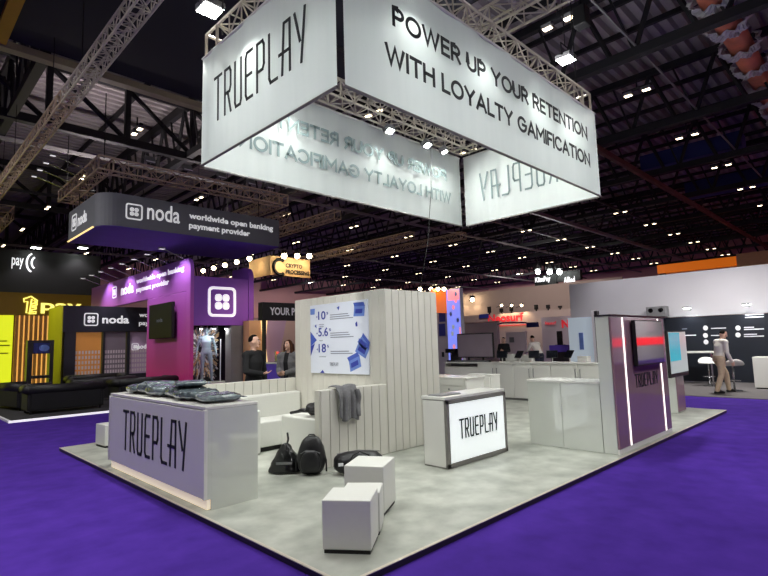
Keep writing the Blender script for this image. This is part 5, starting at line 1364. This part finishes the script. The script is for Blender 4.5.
def arm(b, J, s_, g=0, upto=1.0):
    a, e, w = Vector(J['s'+s_]), Vector(J['e'+s_]), Vector(J['w'+s_]); w2 = e.lerp(w, upto)
    limb(b, [a, a.lerp(e, .5), e], [.052+g, .046+g, .038+g]); limb(b, [e, e.lerp(w2, .35), w2], [.038+g, .039+g, .027+g*1.2])
def leg(b, J, s_, g=0):
    h, k, a = Vector(J['h'+s_]), Vector(J['k'+s_]), Vector(J['a'+s_])
    limb(b, [h, h.lerp(k, .45), k], [.088+g, .076+g, .055+g]); limb(b, [k, k.lerp(a, .3), a], [.054+g, .055+g, .037+g*1.2])
def hand(b, w, d, palm_n, curl=.5, side=1):
    """palm and five unequal bent fingers from the wrist w along d; palm faces palm_n"""
    d = Vector(d).normalized(); n_ = Vector(palm_n); n_ = (n_-d*n_.dot(d)).normalized(); x = d.cross(n_)*side; w = Vector(w)
    B = Matrix((x, d, -n_)).transposed()
    b.ell(w+d*.05, (.042, .055, .017), B, 14, 10)
    for k, (off, L) in enumerate(((-.03, .062), (-.010, .075), (.011, .07), (.031, .055))):
        p = w+d*.088+x*off; pts = [w+d*.05+x*off*.7, p]; dd = d.copy()
        for seg in (.42, .33, .25):
            dd = (dd + n_*curl*.7).normalized(); pts.append(pts[-1]+dd*L*seg)
        b.tube(pts, [.0105, .0105, .0098, .009, .0075], 8); b.ell(pts[-1], (.0075,)*3, None, 8, 6)
    pts = [w+d*.015-x*.02, w+d*.042-x*.047+n_*.008, w+d*.068-x*.058+n_*.02, w+d*.088-x*.056+n_*.03]
    b.tube(pts, [.014, .0125, .011, .009], 8); b.ell(pts[-1], (.009,)*3, None, 8, 6)
def head_mesh(b, c, B):
    c = Vector(c)
    def f(p):
        q = p.copy()
        if q.z < 0: q.x *= 1-.28*(-q.z)**1.3; q.y *= 1-.12*(-q.z)
        if q.y < 0: q.y *= .93
        return q
    b.ell(c, (.075, .096, .118), B, 24, 18, f)
    b.ell(c+B @ Vector((0, -.072, -.085)), (.028, .022, .022), B, 12, 8)                    # chin
    b.tube([c+B @ Vector((0, -.09, .012)), c+B @ Vector((0, -.108, -.018)), c+B @ Vector((0, -.092, -.03))], [.009, .014, .012], 8)
    for s_ in (-1, 1): b.ell(c+B @ Vector((s_*.076, .008, -.01)), (.011, .02, .031), B, 10, 8)
def person(name, label, loc, rz, J, look=0, nod=0, top='black_cloth', bottom='denim', shoe='black', hair='hair_dark', hairstyle='short', sleeve=1.0, vox=.012, group=None, hands=None, jacket=None, skin='skin', s=1.0, cat='person'):
    J = {**J0, **J}
    t = thing(name, label, cat, loc, rz, group); t.scale = (s, s, s)
    B = Matrix.Rotation(R(look), 3, 'Z') @ Matrix.Rotation(R(nod), 3, 'X')
    b = MB(); torso(b, J)
    b.tube([Vector(J['neck'])+Vector((0, 0, -.06)), Vector(J['neck']), Vector(J['head'])+Vector((0, .015, -.05))], [.06, .052, .05], 12)
    for q in 'lr':
        arm(b, J, q); leg(b, J, q)
        a, to = Vector(J['a'+q]), Vector(J['t'+q]); b.tube([a, a.lerp(to, .5)+Vector((0, 0, .0)), to], [.036, .034, .026], 10)
    head_mesh(b, J['head'], B)
    H = hands or {}
    for q, sd in (('l', 1), ('r', -1)):
        w, e = Vector(J['w'+q]), Vector(J['e'+q]); d, n_, cu = H.get(q, (w-e, (-sd*.9, -.3, 0), .45)); hand(b, w, d, n_, cu, sd)
    body = remeshed(b, 'body', skin, t, min(vox, .0085) if vox < .011 else vox, 2)
    c = Vector(J['head'])
    if skin == 'skin':
        for s_ in (-1, 1):
            MB().ell(c+B @ Vector((s_*.031, -.086, .012)), (.013, .008, .008), B, 10, 8).build('eye', 'letter_white', t, True, True)
            MB().ell(c+B @ Vector((s_*.031, -.093, .012)), (.006, .004, .006), B, 8, 6).build('iris', 'black', t, True, True)
            MB().tube([c+B @ Vector((s_*.015, -.095, .032)), c+B @ Vector((s_*.032, -.095, .037)), c+B @ Vector((s_*.05, -.084, .03))], .004, 5).build('eyebrow', hair, t, True, True)
        MB().tube([c+B @ Vector((-.024, -.086, -.052)), c+B @ Vector((0, -.096, -.05)), c+B @ Vector((.024, -.086, -.052))], [.003, .006, .003], 6).build('lips', 'copper' if 0 else 'beam_red', t, True, True)
        b = MB()
        def hf(p):
            q = p.copy()
            if q.y < -.05 and q.z < .62: q *= .78
            if q.z < -.25: q *= .84
            return q
        b.ell(c+B @ Vector((0, .012, .022)), (.080, .097, .106), B, 28, 20, hf)
        if hairstyle == 'long':
            for s_ in (-1, 1):
                b.tube([c+B @ Vector((s_*.055, -.02, .09)), c+B @ Vector((s_*.085, -.01, 0)), c+B @ Vector((s_*.092, .0, -.12)), c+B @ Vector((s_*.085, -.03, -.25)), c+B @ Vector((s_*.07, -.04, -.31))], [.03, .034, .038, .034, .012], 10)
            b.tube([c+B @ Vector((0, .08, .03)), c+B @ Vector((0, .1, -.1)), c+B @ Vector((0, .1, -.25))], [.07, .075, .03], 12)
        remeshed(b, 'hair', hair, t, max(vox, .009), 2)
        b = MB(); torso(b, J, .014)
        for q in 'lr': arm(b, J, q, .013, sleeve)
        remeshed(b, 'shirt', top, t, vox, 3)
        b = MB(); b.loft([(Vector(J['pelvis'])+Vector((0, 0, -.06)), .15, .11), (J['pelvis'], .183, .132), (Vector(J['pelvis'])+Vector((0, 0, .08)), .165, .125)])
        for q in 'lr': leg(b, J, q, .017)
        remeshed(b, 'trousers', bottom, t, vox, 3)
        for q in 'lr':
            a, to = Vector(J['a'+q]), Vector(J['t'+q]); hl = a + (a-to).normalized()*.05; hl.z = max(a.z-.045, .042)
            b = MB(); b.tube([hl, a+Vector((0, 0, -.03)), a.lerp(to, .6)+Vector((0, 0, .002)), to], [.036, .046, .044, .03], 10); b.ell(hl, (.036, .036, .036), None, 10, 8); b.ell(to, (.034, .036, .028), None, 10, 8)
            remeshed(b, 'shoe', shoe, t, vox, 2)
        if jacket:
            b = MB(); torso(b, {**J, 'neck': tuple(Vector(J['neck'])+Vector((0, 0, -.03)))}, .03)
            for q in 'lr': arm(b, J, q, .026, .93)
            b.loft([(Vector(J['pelvis'])+Vector((0, 0, -.16)), .2, .15), (J['pelvis'], .195, .145), (J['waist'], .17, .13)])
            jo = remeshed(b, 'jacket', jacket, t, vox, 2)
            # open front: drop the faces over the middle of the chest
            bm = bmesh.new(); bm.from_mesh(jo.data)
            bmesh.ops.delete(bm, geom=[f_0 for f_0 in bm.faces if abs(f_0.calc_center_median().x) < .05 and f_0.calc_center_median().y < -.05 and f_0.normal.y < -.3], context='FACES')
            bm.to_mesh(jo.data); bm.free()
    return t
talk = dict(el=(.25, -.02, 1.15), wl=(.22, -.06, .90), er=(-.25, -.05, 1.15), wr=(-.02, -.22, 1.10))
pman = at_z(249, 384, 1.0)
person('person', 'man in black jacket and shirt gesturing with one open hand behind the low white wall', (4.85, 8.24, ZS), R(18), talk, look=22, top='black_cloth', bottom='black_cloth', hair='hair_dark', vox=.0105, hands={'r': ((.5, -.75, .15), (0, 0, 1), .35)}, s=1.02)
person('person', 'woman with long brown hair and grey jacket facing the man in black', (6.18, 9.1, ZS), R(-62), dict(el=(.23, .0, 1.13), wl=(.05, -.24, 1.08), er=(-.23, -.02, 1.14), wr=(-.08, -.25, 1.05)), look=-10, top='black_cloth', bottom='denim', hair='hair_brown', hairstyle='long', jacket='grey_cloth', vox=.0115, hands={'r': ((.5, -.7, .2), (0, 0, 1), .5)}, s=.97)
person('person', 'man in white shirt and beige trousers striding beside white bar stools', (16.55, 3.70, .013), R(48), dict(waist=(0, -.03, 1.1), chest=(0, -.08, 1.28), neck=(0, -.13, 1.47), head=(0, -.20, 1.60), sl=(.185, -.10, 1.40), sr=(-.185, -.10, 1.40), el=(.24, -.12, 1.1), wl=(.2, -.22, .87), er=(-.24, -.08, 1.1), wr=(-.22, -.2, .86), kl=(.1, -.24, .53), al=(.1, -.28, .1), tl=(.11, -.45, .045), kr=(-.1, .04, .5), ar=(-.1, .20, .09), tr=(-.11, .02, .035)), nod=22, look=-12, top='white_cloth', bottom='beige_cloth', hair='hair_dark', vox=.013, s=1.0)
person('person', 'person in black standing left of the white display panel in the distance', tuple(Vector((at_x(504, 350, 19.5).x, at_x(504, 350, 19.5).y, 0))), R(-70), dict(er=(-.25, -.05, 1.17), wr=(-.1, -.27, 1.2), el=(.25, -.05, 1.17), wl=(.05, -.28, 1.18)), nod=15, top='black_cloth', bottom='black_cloth', vox=.016, s=.98)
person('person', 'person in pale grey shirt leaning to the purple counter in the distance', tuple(Vector((at_x(539, 350, 18.5).x, at_x(539, 350, 18.5).y, 0))), R(160), dict(waist=(0, -.05, 1.1), chest=(0, -.16, 1.27), neck=(0, -.26, 1.43), head=(0, -.34, 1.57), sl=(.185, -.22, 1.37), sr=(-.185, -.22, 1.37), el=(.25, -.35, 1.12), wl=(.18, -.55, 1.05), er=(-.25, -.35, 1.12), wr=(-.18, -.55, 1.05)), nod=20, top='grey_cloth' if 0 else 'white_cloth', bottom='denim', vox=.016, s=1.05)
person('mannequin', 'silver grey faceless mannequin standing in the niche of the violet booth', (8.22, 17.1, .49), R(-25), dict(er=(-.27, .04, 1.16), wr=(-.3, -.04, .92), el=(.27, .04, 1.16), wl=(.31, -.03, .93), hl=(.1, 0, .93), kl=(.15, -.03, .5), al=(.17, .03, .085), tl=(.2, -.12, .035), kr=(-.12, -.02, .5), ar=(-.14, .03, .085), tr=(-.17, -.12, .035)), skin='mannequin', vox=.013, s=1.06, cat='mannequin')


# ------------------------------------------------------------------ view
S.view_settings.view_transform = 'Standard'
S.view_settings.look = 'None'
S.view_settings.exposure = 0
S.view_settings.gamma = 1
S.view_settings.use_curve_mapping = False
